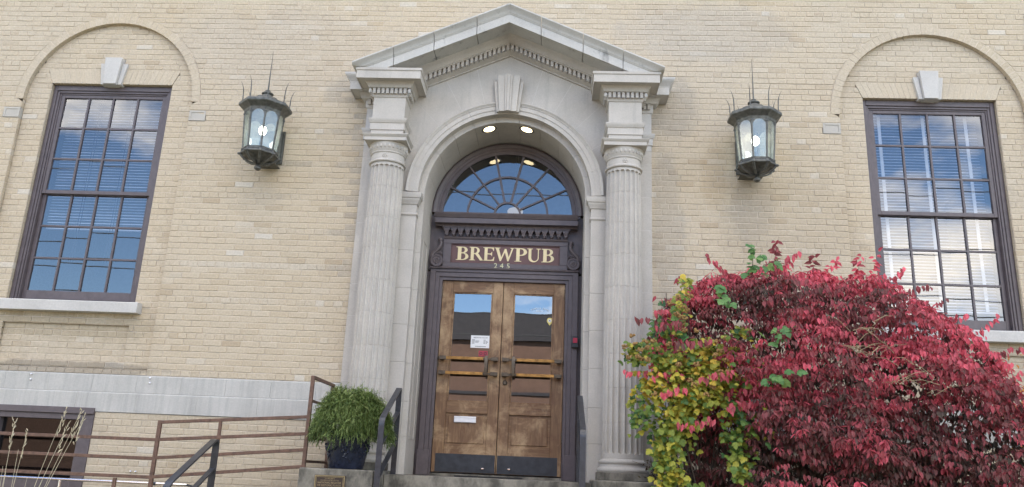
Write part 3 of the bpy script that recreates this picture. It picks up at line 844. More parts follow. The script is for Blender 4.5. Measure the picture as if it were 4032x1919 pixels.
for (r0, r1) in ((.0, .155), (.155, .48), (.48, RG + .004)):
    ks = [(0, 7)] if r0 == 0 else [(k, k + 1) for k in range(7)]
    for k0, k1 in ks:
        n = 14 if r0 == 0 else 5
        A = [PI * (k0 + (k1 - k0) * i / n) / 7 for i in range(n + 1)]
        poly = [(r1 * math.cos(a), r1 * math.sin(a)) for a in A] + ([(r0 * math.cos(a), r0 * math.sin(a)) for a in reversed(A)] if r0 else [])
        tx, tz = rr.gauss(0, .0015), rr.gauss(0, .0015)
        MB().add([(x, YD + .04 + x * tx + z * tz, ZF + z) for x, z in poly], [tuple(range(len(poly)))]).build('pane', GLASS, FAN, fix=False, smooth=False)

# ------------------------------------------------------------------ the pair of oak doors
ZD0, ZD1 = .100, 2.250
MB().box(-.716, .716, YD - .03, .74, LZ - .01, ZD0 - .012).build('threshold', CONC, DF)
for sg in (-1, 1):
    D = empty('door', (sg * .36, YD, ZD0), parent=BLD)
    def bx(a, b_, y0, y1, z0, z1, nm, m, bev=.003):
        x0, x1 = sorted((sg * a, sg * b_)); return MB().box(x0, x1, y0, y1, z0, z1).build(nm, m, D, bevel=bev)
    y0, y1 = YD, YD + .045
    bx(.0035, .121, y0, y1, ZD0, ZD1, 'stile', WOODV); bx(.585, .7125, y0, y1, ZD0, ZD1, 'stile', WOODV)
    bx(.1215, .5845, y0 + .001, y1, 2.120, ZD1, 'rail', WOODH); bx(.1215, .5845, y0 + .001, y1, .742, .868, 'rail', WOODH); bx(.1215, .5845, y0 + .001, y1, ZD0, .385, 'rail', WOODH)
    bx(.1215, .5845, y0 + .022, y1 - .005, .385, .742, 'panel', WOODH, .002)
    bx(.150, .555, y0 + .012, y0 + .024, .415, .712, 'panel', WOODV, .006)
    for (a, b_, za, zb) in ((.122, .138, .868, 2.12), (.568, .584, .868, 2.12), (.138, .568, .868, .882), (.138, .568, 2.106, 2.12)):
        bx(a, b_, y0 + .010, y0 + .030, za, zb, 'glazing_bead', WOODV, .003)
    x0, x1 = sorted((sg * .136, sg * .570))
    t = .004 * sg
    MB().add([(x0, y0 + .020 - t, .88), (x1, y0 + .020 + t, .88), (x1, y0 + .022 + t, 2.108), (x0, y0 + .022 - t, 2.108)], [(0, 1, 2, 3)]).build('pane', DGLASS, D, fix=False, smooth=False)
    bx(.012, .672, y0 - .004, y0 - .0005, ZD0 + .004, .300, 'kick_plate', KICK, .001)
    for zb_ in (1.345, 1.178):
        o = MB(); x0, x1 = sorted((sg * .075, sg * .640)); o.box(x0, x1, y0 - .082, y0 - .070, zb_ - .017, zb_ + .017); pb = o.build('push_bar', BRASS, D, bevel=.003)
        for xa, xb in ((.022, .105), (.610, .694)):
            x0, x1 = sorted((sg * xa, sg * xb)); q = MB(); q.box(x0, x1, y0 - .086, y0 - .066, zb_ - .021, zb_ + .021)
            xm = sg * (xa + .03 if xa < .3 else xb - .03); q.box(xm - .022, xm + .022, y0 - .068, y0 + .002, zb_ - .024, zb_ + .024); q.build('bracket', DBRASS, pb, bevel=.004)
        x0, x1 = sorted((sg * .105, sg * .19)); MB().box(x0, x1, y0 - .085, y0 - .069, zb_ - .014, zb_ + .014).build('sleeve', DBRASS, pb, bevel=.003)
    x0, x1 = sorted((sg * .134, sg * .172))
    MB().strap([(sg * .153, y0 - .085, 1.150), (sg * .153, y0 - .118, 1.162), (sg * .153, y0 - .128, 1.20), (sg * .153, y0 - .128, 1.33), (sg * .153, y0 - .118, 1.365), (sg * .153, y0 - .085, 1.376)], .036, .012).build('pull_handle', DBRASS, D)
    for zh in (2.06, 1.24, .45):
        h = MB(); 
        for kk in range(5): h.lathe([(.010, 0), (.011, .002), (.011, .022), (.010, .024)], (sg * .716, y0 - .012, zh + .025 * kk), 10)
        h.build('hinge', DBRASS, D)
    for bxp, bz in ((.20, 2.20), (.40, 2.20), (.37, 2.155)):
        MB().sphere((sg * bxp, y0, bz), .007, 8, 5, (1, .7, 1)).build('screw', DBRASS, D)
    if sg > 0:
        MB().rings([[(.062 + r * math.cos(a), y, 1.093 + r * math.sin(a)) for a in [2 * PI * k / 20 for k in range(20)]] for r, y in ((.027, y0), (.027, y0 - .010), (.019, y0 - .016), (.018, y0 - .022), (.004, y0 - .022))]).build('lock', DBRASS, D)
        MB().box(.13, .16, y0 - .012, y0, .15, .165).build('floor_bolt', CHROME, D, bevel=.003)
    else:
        m_ = MB(); m_.box(-.489, -.243, y0 - .004, y0 + .013, .639, .707); m_.box(-.484, -.248, y0 - .010, y0 - .002, .644, .690); m_.box(-.486, -.246, y0 - .014, y0 - .002, .690, .698)
        m_.build('letter_plate', SATIN, D, bevel=.002)
        MB().box(-.16, -.13, y0 - .012, y0, .145, .160).build('floor_bolt', CHROME, D, bevel=.003)

# ------------------------------------------------------------------ sign, numbers
def fill(mb, loops, y, T, th=.004, tone=.5):
    """loops of (x,z): outer then holes; T maps to world; makes a slab of thickness th in front of plane y"""
    tri = tessellate_polygon([[Vector((x, z, 0)) for x, z in lp] for lp in loops])
    pts = [p for lp in loops for p in lp]
    vs = [(T(x, z)[0], y - th, T(x, z)[1]) for x, z in pts]
    mb.add(vs, [tuple(t) for t in tri], tone)
    k = 0
    for lp in loops:
        n = len(lp)
        vv = [(T(x, z)[0], y - th, T(x, z)[1]) for x, z in lp] + [(T(x, z)[0], y, T(x, z)[1]) for x, z in lp]
        mb.add(vv, [(i, (i + 1) % n, (i + 1) % n + n, i + n) for i in range(n)], tone)
def arc(cx, cz, rx, rz, a0, a1, n=12):
    return [(cx + rx * math.cos(math.radians(a0 + (a1 - a0) * k / n)), cz + rz * math.sin(math.radians(a0 + (a1 - a0) * k / n))) for k in range(n + 1)]
def gB():
    o = [(0, 0), (0, .03), (.11, .06), (.11, .94), (0, .97), (0, 1), (.42, 1)] + arc(.42, .765, .30, .235, 88, -62, 10) + arc(.42, .275, .37, .275, 68, -90, 14)
    return [o, [(.33, .94), (.40, .94)] + arc(.40, .76, .14, .18, 88, -88, 10) + [(.33, .57)], [(.33, .50), (.40, .50)] + arc(.40, .28, .20, .225, 88, -88, 10) + [(.33, .05)]]
def gR():
    o = [(0, 0), (0, .03), (.11, .06), (.11, .94), (0, .97), (0, 1), (.42, 1)] + arc(.42, .745, .32, .255, 88, -50, 10) + [(.98, .05), (1.08, .03), (1.08, 0), (.80, 0), (.42, .48), (.33, .48), (.33, .06), (.44, .03), (.44, 0)]
    return [o, [(.33, .94), (.40, .94)] + arc(.40, .74, .16, .195, 88, -88, 10) + [(.33, .54)]]
def gE():
    return [[(0, 0), (0, .03), (.11, .06), (.11, .94), (0, .97), (0, 1), (.80, 1), (.80, .74), (.76, .74), (.68, .90), (.56, .935), (.33, .935), (.33, .545), (.50, .545), (.60, .58), (.63, .67), (.67, .67), (.67, .36), (.63, .36), (.60, .44), (.50, .475), (.33, .475), (.33, .065), (.60, .065), (.74, .12), (.80, .29), (.84, .29), (.82, 0)]]
def gW():
    return [[(0, 1), (0, .97), (.09, .95), (.42, 0), (.52, 0), (.80, .66), (1.00, 0), (1.10, 0), (1.42, .94), (1.50, .97), (1.50, 1), (1.20, 1), (1.20, .97), (1.31, .94), (1.10, .30), (.90, .92), (.78, .92), (.53, .28), (.33, .94), (.44, .97), (.44, 1)]]
def gP():
    o = [(0, 0), (0, .03), (.11, .06), (.11, .94), (0, .97), (0, 1), (.44, 1)] + arc(.44, .72, .36, .28, 88, -90, 12) + [(.33, .44), (.33, .06), (.45, .03), (.45, 0)]
    return [o, [(.33, .94), (.41, .94)] + arc(.41, .72, .18, .215, 88, -88, 10) + [(.33, .50)]]
def gU():
    o = [(0, 1), (0, .97), (.11, .94), (.11, .32)] + arc(.49, .32, .38, .34, 180, 360, 16)[1:] + [(.87, .94), (1.0, .97), (1.0, 1), (.68, 1), (.68, .97), (.80, .94), (.80, .33)] + arc(.56, .33, .24, .26, 0, -180, 14)[1:] + [(.32, .94), (.43, .97), (.43, 1)]
    return [o]
SIGN = empty('sign_board', (0, YD - .01, 2.412), 'maroon brown sign panel reading BREWPUB in cream serif letters above the doors', 'sign')
MARO = simple('maroon_sign_field', (0.115, 0.055, 0.05, 1), 0.5, var=.12, scale=8, bump=.05)
CREAM = simple('cream_gold_letters', (0.74, 0.62, 0.36, 1), 0.45, var=.08, bump=0)
mb = MB(); f = .068
mb.box(-.733, .733, YD - .028, YD + .019, 2.700, 2.751); mb.box(-.733, .733, YD - .028, YD + .019, 2.413, 2.468); mb.box(-.733, -.640, YD - .028, YD + .019, 2.468, 2.700); mb.box(.640, .733, YD - .028, YD + .019, 2.468, 2.700)
mb.build('border', PAINT, SIGN, bevel=.003)
mb = MB()
for (a, b_, za, zb) in ((-.640, .640, 2.690, 2.700), (-.640, .640, 2.468, 2.478), (-.640, -.630, 2.478, 2.690), (.630, .640, 2.478, 2.690)): mb.box(a, b_, YD - .020, YD + .018, za, zb)
mb.build('moulding', MARO, SIGN, bevel=.003)
MB().box(-.630, .630, YD - .008, YD + .018, 2.478, 2.690).build('panel', MARO, SIGN)
LET = [(gB, -.580, .150 / .79), (gR, -.424, .150 / .90), (gE, -.262, .137 / .84), (gW, -.128, .236 / 1.5), (gP, .110, .148 / .80), (gU, .256, .162), (gB, .426, .150 / .79)]
for fn, x0, sx in LET:
    mb = MB(); hh = .162; zb0 = 2.505
    fill(mb, fn(), YD - .008, lambda x, z: (x0 + x * sx * .985, zb0 + z * hh - .0005 * 0), .005); mb.build('letter', CREAM, SIGN, fix=False, smooth=False)

def text_mesh(txt, size, align='CENTER', space=1.0):
    cu = bpy.data.curves.new('text', 'FONT'); cu.body = txt; cu.size = size; cu.align_x = align; cu.align_y = 'CENTER'; cu.space_character = space; cu.resolution_u = 2
    ob = bpy.data.objects.new('text', cu); COL.objects.link(ob)
    bpy.context.view_layer.update()
    me = bpy.data.meshes.new_from_object(ob.evaluated_get(bpy.context.evaluated_depsgraph_get()))
    vs = [tuple(v.co) for v in me.vertices]; fs = [tuple(p.vertices) for p in me.polygons]
    bpy.data.objects.remove(ob); bpy.data.curves.remove(cu); bpy.data.meshes.remove(me)
    return vs, fs
def text_on(mb, txt, x, y, z, size, align='CENTER', space=1.0, th=0.0, rot=0.0, bold=0.0):
    vs, fs = text_mesh(txt, size, align, space)
    c, s_ = math.cos(rot), math.sin(rot)
    mb.add([(x + a * c - b_ * s_, y - th, z + a * s_ + b_ * c) for a, b_, _ in vs], fs)
NUMS = empty('house_number', (-.035, YD - .03, 2.39), 'brass numerals 245 fixed below the sign panel over the doors', 'numerals')
BR2 = simple('pale_brass_number', (0.62, 0.58, 0.34, 1), 0.35, 0.3, var=.15, bump=0)
for ch, x in (('2', -.105), ('4', -.033), ('5', .043)):
    mb = MB(); vs, fs = text_mesh(ch, .088)
    mb.add([(x + a, YD - .033, 2.438 + b_) for a, b_, _ in vs], fs)
    o = mb.build('numeral', BR2, NUMS, fix=False, smooth=False); so = o.modifiers.new('thick', 'SOLIDIFY'); so.thickness = .004; so.offset = 0

# ------------------------------------------------------------------ papers and stickers on the door glass
PAPER = simple('paper_white', (0.74, 0.74, 0.73, 1), 0.6, var=.03, bump=0)
INK = simple('ink_dark', (0.06, 0.06, 0.06, 1), 0.7, var=.1, bump=0)
yg = YD + .0125
nb = empty('paper_notice', (-.24, yg, 1.48), 'white paper notice of opening hours taped inside left door glass', 'notice')
MB().box(-.351, -.127, yg, yg + .002, 1.479, 1.622).build('sheet', PAPER, nb)
mb = MB(); text_on(mb, 'BREWPUB HOURS', -.239, yg - .001, 1.596, .020)
for i, (l1, l2) in enumerate((((.034,), (.026,)), ((.034, .045), (.018, .022)), ((.03, .04), (.020, .026)), ((.03,), (.02, .016)))):
    for x, ws in ((-.338, l1), (-.205, l2)):          # lines of small print, too small to read
        for q in ws: mb.box(x, x + q, yg - .001, yg - .0005, 1.568 - .013 * i, 1.573 - .013 * i); x += q + .006
mb.box(-.30, -.175, yg - .001, yg - .0005, 1.494, 1.499)
mb.build('print', INK, nb, fix=False, smooth=False)
rs_ = empty('sticker', (-.2, yg, 1.38), 'small red square sticker under the paper notice on left door', 'sticker')
MB().box(-.253, -.151, yg, yg + .001, 1.382, 1.447).build('sheet', simple('red_sticker', (0.33, 0.03, 0.045, 1), .4, var=.15, bump=0), rs_)
mb = MB()
for x in (-.228, -.178): mb.rings([[(x + r * math.cos(a), yg - .0006, 1.416 + r * math.sin(a)) for a in [2 * PI * k / 14 for k in range(14)]] for r in (.018, .010)], cap=False)
mb.build('print', simple('dark_red_print', (0.09, 0.02, 0.025, 1), .5, bump=0), rs_, fix=False, smooth=False)
pin = empty('sticker', (.545, yg, 1.763), 'round yellow map pin sticker with tent symbol on right door glass', 'sticker')
mb = MB(); R_ = .034; c_ = (.545, 1.820)
out_ = [(c_[0] + R_ * math.cos(a), c_[1] + R_ * math.sin(a)) for a in [math.radians(-50 + 280 * k / 24) for k in range(25)]] + [(c_[0], 1.763)]
mb.prism_y(out_, yg, yg + .001); mb.build('sheet', simple('yellow_sticker', (0.62, 0.52, 0.16, 1), .5, var=.05, bump=0), pin)
mb = MB(); mb.add([(c_[0] + .019 * math.cos(2 * PI * k / 18), yg - .0006, c_[1] + .019 * math.sin(2 * PI * k / 18)) for k in range(18)], [tuple(range(18))])
mb.build('disc', PAPER, pin, fix=False, smooth=False)
mb = MB(); mb.add([(c_[0] - .012, yg - .0012, c_[1] - .008), (c_[0] - .004, yg - .0012, c_[1] - .008), (c_[0], yg - .0012, c_[1] + .001), (c_[0] + .004, yg - .0012, c_[1] - .008), (c_[0] + .012, yg - .0012, c_[1] - .008), (c_[0], yg - .0012, c_[1] + .012)], [(0, 1, 2, 5), (2, 3, 4, 5)])
mb.build('print', INK, pin, fix=False, smooth=False)
bd = empty('window_lettering', (.427, yg, 1.918), 'white arched PARADISE CREEK BREWERY lettering on the right door glass', 'lettering')
mb = MB(); T_ = 'PARADISE CREEK'; Rr = .21; 
for i, ch in enumerate(T_):
    if ch == ' ': continue
    a = math.radians(90 - (i - (len(T_) - 1) / 2) * 4.3)
    text_on(mb, ch, .427 + Rr * math.cos(a), yg, 1.962 - Rr + Rr * math.sin(a), .022, rot=a - PI / 2)
text_on(mb, 'BREWERY', .427, yg, 1.930, .017, space=1.15)
mb.build('letters', WHITE, bd, fix=False, smooth=False)
cb = empty('call_box', (.835, YD - .05, 1.50), 'black entry box with a red square plate on right door post', 'call box')
mb = MB(); mb.box(.795, .878, YD - .105, YD - .052, 1.505, 1.632); mb.build('housing', KICK, cb, bevel=.008)
MB().box(.812, .862, YD - .109, YD - .1045, 1.555, 1.612).build('plate', simple('red_plate', (0.42, 0.02, 0.05, 1), .4, var=.1, bump=0), cb, bevel=.002)

# ------------------------------------------------------------------ recessed lights in the arch soffit
LAMP = mat_emit('recessed_lamp_glow', (1.0, 0.80, 0.45, 1), 1.7)
for x, lab in ((-.225, 'left of two lit round recessed lights in the arch soffit'), (.215, 'right of two lit round recessed lights in the arch soffit')):
    a = math.acos(x / RA); nrm = Vector((-math.cos(a), 0, -math.sin(a))); t1 = Vector((0, 1, 0)); t2 = nrm.cross(t1)
    c0 = Vector((x, .13, ZC + RA * math.sin(a)))
    rl = empty('recessed_light', tuple(c0), lab, 'recessed light', 'recessed lights under the arch')
    ring = lambda r, d: [tuple(c0 + nrm * d + t1 * r * math.cos(q) + t2 * r * math.sin(q)) for q in [2 * PI * k / 28 for k in range(28)]]
    MB().rings([ring(.090, -.004), ring(.090, .006), ring(.080, .010), ring(.066, .006), ring(.064, -.002)], cap=False).build('trim_ring', CHROME, rl, fix=False)
    MB().rings([ring(.065, .0035), ring(.05, .010), ring(.02, .014)]).build('lens', LAMP, rl)

# pendant lamp hanging inside, seen through the fanlight
pl = empty('pendant_lamp', (-.02, 3.0, 3.84), 'glowing white bowl pendant lamp hanging inside behind the fanlight', 'lamp')
MB().lathe([(.02, -.05), (.08, -.042), (.115, -.01), (.12, .015), (.10, .045), (.04, .07)], (-.03, 3.0, 3.90), 20).build('bowl', mat_emit('bowl_glow', (1, .84, .6, 1), .13), pl)
MB().tube([(-.03, 3, 3.99), (-.03, 3, 5.3)], .008, 6).build('rod', DBRASS, pl)

# ------------------------------------------------------------------ window blinds
def blind(c, z_top, z_bot, lab, tapes, hang):
    B_ = empty('window_blind', (c, .3, z_bot), lab, 'blind', 'venetian blinds')
    sl = MB().rings([[(x, y, z) for y, z in ((-.020, -.010), (-.006, .0), (.012, .008), (.012, .007), (-.006, -.001), (-.020, -.011))] for x in (-.60, .60)]).mesh('slat'); sl.materials.append(BLIND)
    z = z_top; i = 0; rr = random.Random(int(c * 10))
    while z > z_bot:
        put('slat', sl, None, B_, loc=(c, .285, z), rot=(rr.gauss(0, .04), rr.gauss(0, .0012), 0)); z -= .0355; i += 1
    MB().box(c - .60, c + .60, .265, .305, z_bot - .03, z_bot - .012).build('bottom_rail', BLIND, B_, bevel=.004)
    for x in tapes:
        if hang: MB().tube([(c + x, .262, z_top), (c + x, .262, z_bot - .42)], .003, 5).build('cord', INK, B_)
        else: MB().box(c + x - .018, c + x + .018, .259, .262, z_bot - .01, z_top).build('tape', WHITE, B_)
blind(-XW, 4.30, 2.68, 'half raised white venetian blind behind left sash window', (-.22, -.19, .18, .21), True)
blind(XW, 4.30, 2.02, 'lowered white venetian blind with wide tapes behind right sash window', (-.50, 0.0, .48), False)

# ================================================================== LANTERNS
def octo(R, z, cy=-.36): return [(R * math.cos(PI / 8 + PI / 4 * k), cy + R * math.sin(PI / 8 + PI / 4 * k), z) for k in range(8)]
def make_lantern(X, Z0, lab):
    Lr = empty('wall_lantern', (X, 0, Z0), lab, 'lantern', 'bronze wall lanterns')
    return Lr
BULB = mat_emit('lit_bulb', (1.0, 0.93, 0.78, 1), 4.5)
def lantern_parts():
    P = []
    def A(nm, mb, m, sub=None, **k): P.append((nm, mb.mesh(nm, **k), m, sub)); return len(P) - 1
    CYL = -.36
    mb = MB(); mb.box(-.135, .135, -.022, .0, .20, .60); mb.box(-.11, .11, -.040, -.022, .225, .575); A('back_plate', mb, BRONZE)
    mb = MB(); mb.box(-.075, .075, -.24, -.03, .215, .30); mb.box(-.05, .05, -.26, -.03, .30, .34); mb.box(-.125, .125, -.20, -.02, .20, .215); A('arm', mb, BRONZE)
    mb = MB(); mb.rings([octo(.030, .105), octo(.075, .15), octo(.125, .20), octo(.160, .228)]); A('bowl', mb, BRONZE)
    for k in range(8):
        a = PI / 8 + PI / 4 * k; d = (math.cos(a), math.sin(a))
        pts = [(r * d[0], CYL + r * d[1], z) for r, z in ((.205, .225), (.195, .205), (.175, .165), (.135, .125), (.085, .095), (.045, .085), (.02, .075))]
        mb = MB().tube(pts, [.016, .015, .014, .014, .014, .013, .012], 7); mb.sphere((.212 * d[0], CYL + .212 * d[1], .222), .022, 8, 5); A('scroll', mb, BRONZE)
    mb = MB().lathe([(.012, .085), (.032, .08), (.036, .068), (.022, .058), (.018, .052), (.030, .045), (.040, .026), (.036, .004), (.018, -.012), (.002, -.016)], (0, CYL, .0), 16); A('finial', mb, BRONZE)
    mb = MB().rings([octo(.190, .222), octo(.205, .225), octo(.208, .235), octo(.204, .245), octo(.196, .282), octo(.200, .288), octo(.200, .298), octo(.186, .302)]); ir = A('base_ring', mb, BRONZE, angle=25)
    mb = MB()
    for k in range(8):
        a0, a1 = PI / 8 + PI / 4 * k, PI / 8 + PI / 4 * (k + 1)
        p0 = Vector((math.cos(a0), math.sin(a0), 0)); p1 = Vector((math.cos(a1), math.sin(a1), 0)); am = (a0 + a1) / 2
        for j in range(7):
            q = p0.lerp(p1, (j + 1.5) / 9.0) * .2015; mb.sphere((q.x, CYL + q.y, .264), .0065, 6, 4)
    A('piercing', mb, KICK)
    Rb, Rt, z0, z1 = .182, .214, .302, .752
    Rz = lambda z: Rb + (Rt - Rb) * (z - z0) / (z1 - z0)
    for k in range(8):
        a = PI / 8 + PI / 4 * k
        mb = MB().tube([(Rz(z) * math.cos(a), CYL + Rz(z) * math.sin(a), z) for z in (z0, z1 - .01)], .011, 6)
        mb.sphere((Rz(z1 - .03) * math.cos(a), CYL + Rz(z1 - .03) * math.sin(a), z1 - .03), .016, 8, 5, (1, 1, .6)); A('post', mb, BRONZE)
    for k in range(8):
        a0, a1 = PI / 8 + PI / 4 * k, PI / 8 + PI / 4 * (k + 1)
        def pt(u, z, ins=1.0):
            r = Rz(z) * ins; p = Vector((math.cos(a0), math.sin(a0), 0)).lerp(Vector((math.cos(a1), math.sin(a1), 0)), u); return (p.x * r, CYL + p.y * r, z)
        mb = MB().add([pt(.04, z0), pt(.96, z0), pt(.96, z1), pt(.04, z1)], [(0, 1, 2, 3)]); A('pane', mb, LGLASS, fix=False, smooth=False)
        zc = z1 - .085; pts = []
        for i in range(13):                                        # arched head plate: fan of quads between arch and top
            th = PI * i / 12; u = .5 + .42 * math.cos(th); z = zc + .075 * math.sin(th); pts.append((u, z))
        vs = [pt(u, z, 1.006) for u, z in pts] + [pt(u, z1 + .004, 1.006) for u, z in pts]
        mb = MB().add(vs, [(i, i + 1, i + 14, i + 13) for i in range(12)]); A('arch_head', mb, BRONZE, fix=False, smooth=False)
    mb = MB().rings([octo(.200, .742), octo(.218, .746), octo(.222, .758), octo(.226, .772), octo(.242, .790), octo(.262, .806), octo(.274, .816), octo(.284, .822), octo(.290, .830), octo(.292, .846), octo(.289, .860), octo(.285, .866)]); A('cornice', mb, BRONZE, angle=22)
    mb = MB().rings([octo(.285, .866), octo(.225, .872), octo(.185, .895), octo(.135, .935), octo(.085, .955), octo(.05, .962)]); A('roof', mb, BRONZE, angle=20)
    mb = MB().lathe([(.05, .955), (.062, .965), (.060, .975), (.044, .982), (.064, .995), (.066, 1.005), (.045, 1.02), (.028, 1.03), (.03, 1.04), (.018, 1.05)], (0, CYL, 0), 16); A('knob', mb, BRONZE)
    mb = MB().tube([(0, CYL, 1.04), (0, CYL, 1.2), (0, CYL, 1.47)], [.009, .0065, .002], 6); A('spear', mb, BRONZE)
    for k in range(8):
        a = PI / 8 + PI / 4 * k; d = (math.cos(a), math.sin(a))
        pts = [(r * d[0], CYL + r * d[1], z) for r, z in ((.254, .862), (.256, .93), (.259, .99), (.266, 1.03), (.280, 1.065), (.298, 1.09))]
        mb = MB().tube(pts, [.007, .0065, .006, .0045, .003, .001], 6); A('spike', mb, BRONZE)
    mb = MB().sphere((0, CYL, .46), .043, 14, 10, (1, 1, 1.25)); A('bulb', mb, BULB)
    mb = MB().tube([(0, CYL, .30), (0, CYL, .42)], .022, 10); A('socket', mb, BRONZE)
    return P
def zmap(z):                                  # heights of the lantern's stages
    A_ = (-.03, .0, .085, .225, .302, .752, .866, .962, 1.05, 1.09, 1.47); B_ = (-.03, .0, .065, .150, .212, .645, .752, .868, .955, 1.005, 1.45)
    return float(np.interp(z, A_, B_))
LP = lantern_parts()
for nm, me, m, sub in LP:
    if nm in ('bulb', 'back_plate'): continue
    for v in me.vertices: v.co.z = zmap(v.co.z)
for X, lab in ((-2.715, 'bronze octagonal wall lantern with lit bulb and spiked crown, left of the entrance'), (2.712, 'bronze octagonal wall lantern with lit bulb and spiked crown, right of the entrance')):
    lr = make_lantern(X, 3.222, lab)
    for nm, me, m, sub in LP:
        o = bpy.data.objects.new(nm, me)
        if not me.materials: me.materials.append(m)
        COL.objects.link(o); o.parent = lr
        if X > 0: o.scale = (-1, 1, 1)

# ================================================================== CHEEK BLOCKS, RAILS
for sg, lab in ((-1, 'stained concrete cheek block left of the steps carrying the plant pot and plaque'), (1, 'stained concrete cheek block right of the steps under the right column')):
    x0, x1 = sorted((sg * .99, sg * 1.665))
    ck = MB().box(x0, x1, -1.10, YT - .002, GZ, .091).build('cheek_block', CONC, bevel=.012); tag(ck, lab, 'block')
def door_rail(x, yb, yf, zt, zf, lab):
    R_ = empty('handrail', (x, yb, LZ), lab, 'handrail', 'black iron handrails beside the doors')
    sl = (zt - zf) / (yb - yf)
    def bend(p0, p1, p2, r=.05, n=5):
        p0, p1, p2 = Vector(p0), Vector(p1), Vector(p2); a = p1 + (p0 - p1).normalized() * r; b_ = p1 + (p2 - p1).normalized() * r
        return [tuple((1 - t) ** 2 * a + 2 * t * (1 - t) * p1 + t * t * b_) for t in [k / n for k in range(n + 1)]]
    A_, B_, C_, D_ = (x, yb, LZ), (x, yb, zt), (x, yf, zf), (x, yf, zf - 1.2)
    MB().strap([A_] + bend(A_, B_, C_, .035) + bend(B_, C_, D_, .06) + [D_], .052, .014).build('frame', IRON, R_)
    for d in (.24, .53):
        MB().strap([(x, yb - .006, zt - d - .003), (x, yf + .006, zf - d + .003)], .044, .013).build('rail', IRON, R_)
    return R_
door_rail(-.950, -.35, -1.10, .905, .545, 'black iron flat bar handrail at the left side of the door steps')
door_rail(.872, -.35, -1.28, .895, .50, 'black iron flat bar handrail at the right side of the door steps')
lr_ = empty('handrail', (-2.29, -1.5, GZ), 'black iron flat bar stair rail in front of the brown ramp railing', 'handrail')
x = -2.29
MB().strap([(x, -1.5, GZ), (x, -1.5, .22), (x, -1.505, .262), (x, -1.525, .285), (x, -1.56, .283), (x, -2.28, -.05), (x, -2.32, -.085), (x, -2.335, -.14), (x, -2.335, GZ)], .056, .016).build('frame', IRON, lr_)
MB().strap([(x, -1.506, .05), (x, -2.33, -.345)], .046, .014).build('rail', IRON, lr_)

RR_ = empty('ramp_railing', (-2.4, -.9, GZ), 'rust brown square bar ramp railing running along the brick wall', 'railing')
def rb(a, b_, nm='rail', w=.030): MB().bar(a, b_, w).build(nm, RUST, RR_, bevel=.003)
YR = -.9
rb((-1.684, YR, .092), (-1.684, YR, .932), 'post', .034)
rb((-3.10, YR, GZ), (-3.10, YR, .462), 'post', .034); rb((-2.52, YR, GZ), (-2.52, YR, .475), 'post', .028); rb((-3.446, YR, GZ), (-3.446, YR, -.075), 'post', .030); rb((-4.9, YR, GZ), (-4.9, YR, .27), 'post', .030)
for z0, z1 in ((.446, .548), (.286, .393), (.120, .247), (-.052, .097)):
    rb((-3.085, YR, z0), (-1.70, YR, z1))
for z in (.283, .113, -.056): rb((-6.4, YR, z), (-3.115, YR, z))
rb((-1.684, -.905, .920), (-1.684, -.13, .920)); rb((-1.684, -.885, .700), (-1.684, -.13, .700), 'rail', .024); rb((-1.684, -.115, .09), (-1.684, -.115, .87), 'post', .034); MB().box(-1.71, -1.655, -.145, -.085, .868, .905).build('bracket', RUST, RR_)
for z in (.36, .145): rb((-1.684, -.885, z), (-1.684, -.13, z), 'rail', .024)
po = empty('steel_pole', (-4.5, -.5, GZ), 'thin bright steel pole lying level behind the lower ramp railing', 'pole')
MB().tube([(-5.9, -.5, -.118), (-2.93, -.5, -.123)], .0125, 10).build('tube', CHROME, po)
MB().tube([(-3.30, -.5, -.1225), (-3.24, -.5, -.1225)], .017, 10).build('collar', IRON, po)
MB().tube([(-2.93, -.5, -.123), (-2.86, -.5, -.135), (-2.80, -.5, -.17)], [.011, .010, .006], 8).build('tip', IRON, po)
for xq in (-5.7, -4.2): MB().tube([(xq, -.5, -.13), (xq, -.5, GZ)], .012, 8).build('leg', CHROME, po)

# plaque
pq = empty('plaque', (-1.315, -1.10, -.1), 'bronze plaque with gilt border reading NATIONAL REGISTER OF HISTORIC PLACES', 'plaque')
PQ = simple('plaque_brown', (0.055, 0.038, 0.03, 1), .5, .3, var=.2, bump=.1)
GILT = simple('gilt_relief', (0.34, 0.26, 0.13, 1), .5, .3, var=.15, bump=0)
x0, x1, z1, z0 = -1.510, -1.232, .035, -.16
MB().box(x0, x1, -1.116, -1.10, z0, z1).build('field', PQ, pq, bevel=.003)
mb = MB()
for d, wd in ((.004, .006), (.016, .003)):
    mb.box(x0 + d, x1 - d, -1.120, -1.116, z1 - d - wd, z1 - d); mb.box(x0 + d, x1 - d, -1.120, -1.116, z0 + d, z0 + d + wd); mb.box(x0 + d, x0 + d + wd, -1.120, -1.116, z0 + d + wd, z1 - d - wd); mb.box(x1 - d - wd, x1 - d, -1.120, -1.116, z0 + d + wd, z1 - d - wd)
mb.build('border', GILT, pq)
mb = MB()
for t_, z, s_ in (('THIS PROPERTY', .004, .0135), ('HAS BEEN PLACED ON THE', -.011, .0135), ('NATIONAL REGISTER', -.031, .0225), ('OF HISTORIC PLACES', -.054, .0225), ('BY THE UNITED STATES', -.074, .0135)):
    text_on(mb, t_, (x0 + x1) / 2, -1.1175, z, s_)
mb.build('lettering', GILT, pq, fix=False, smooth=False)

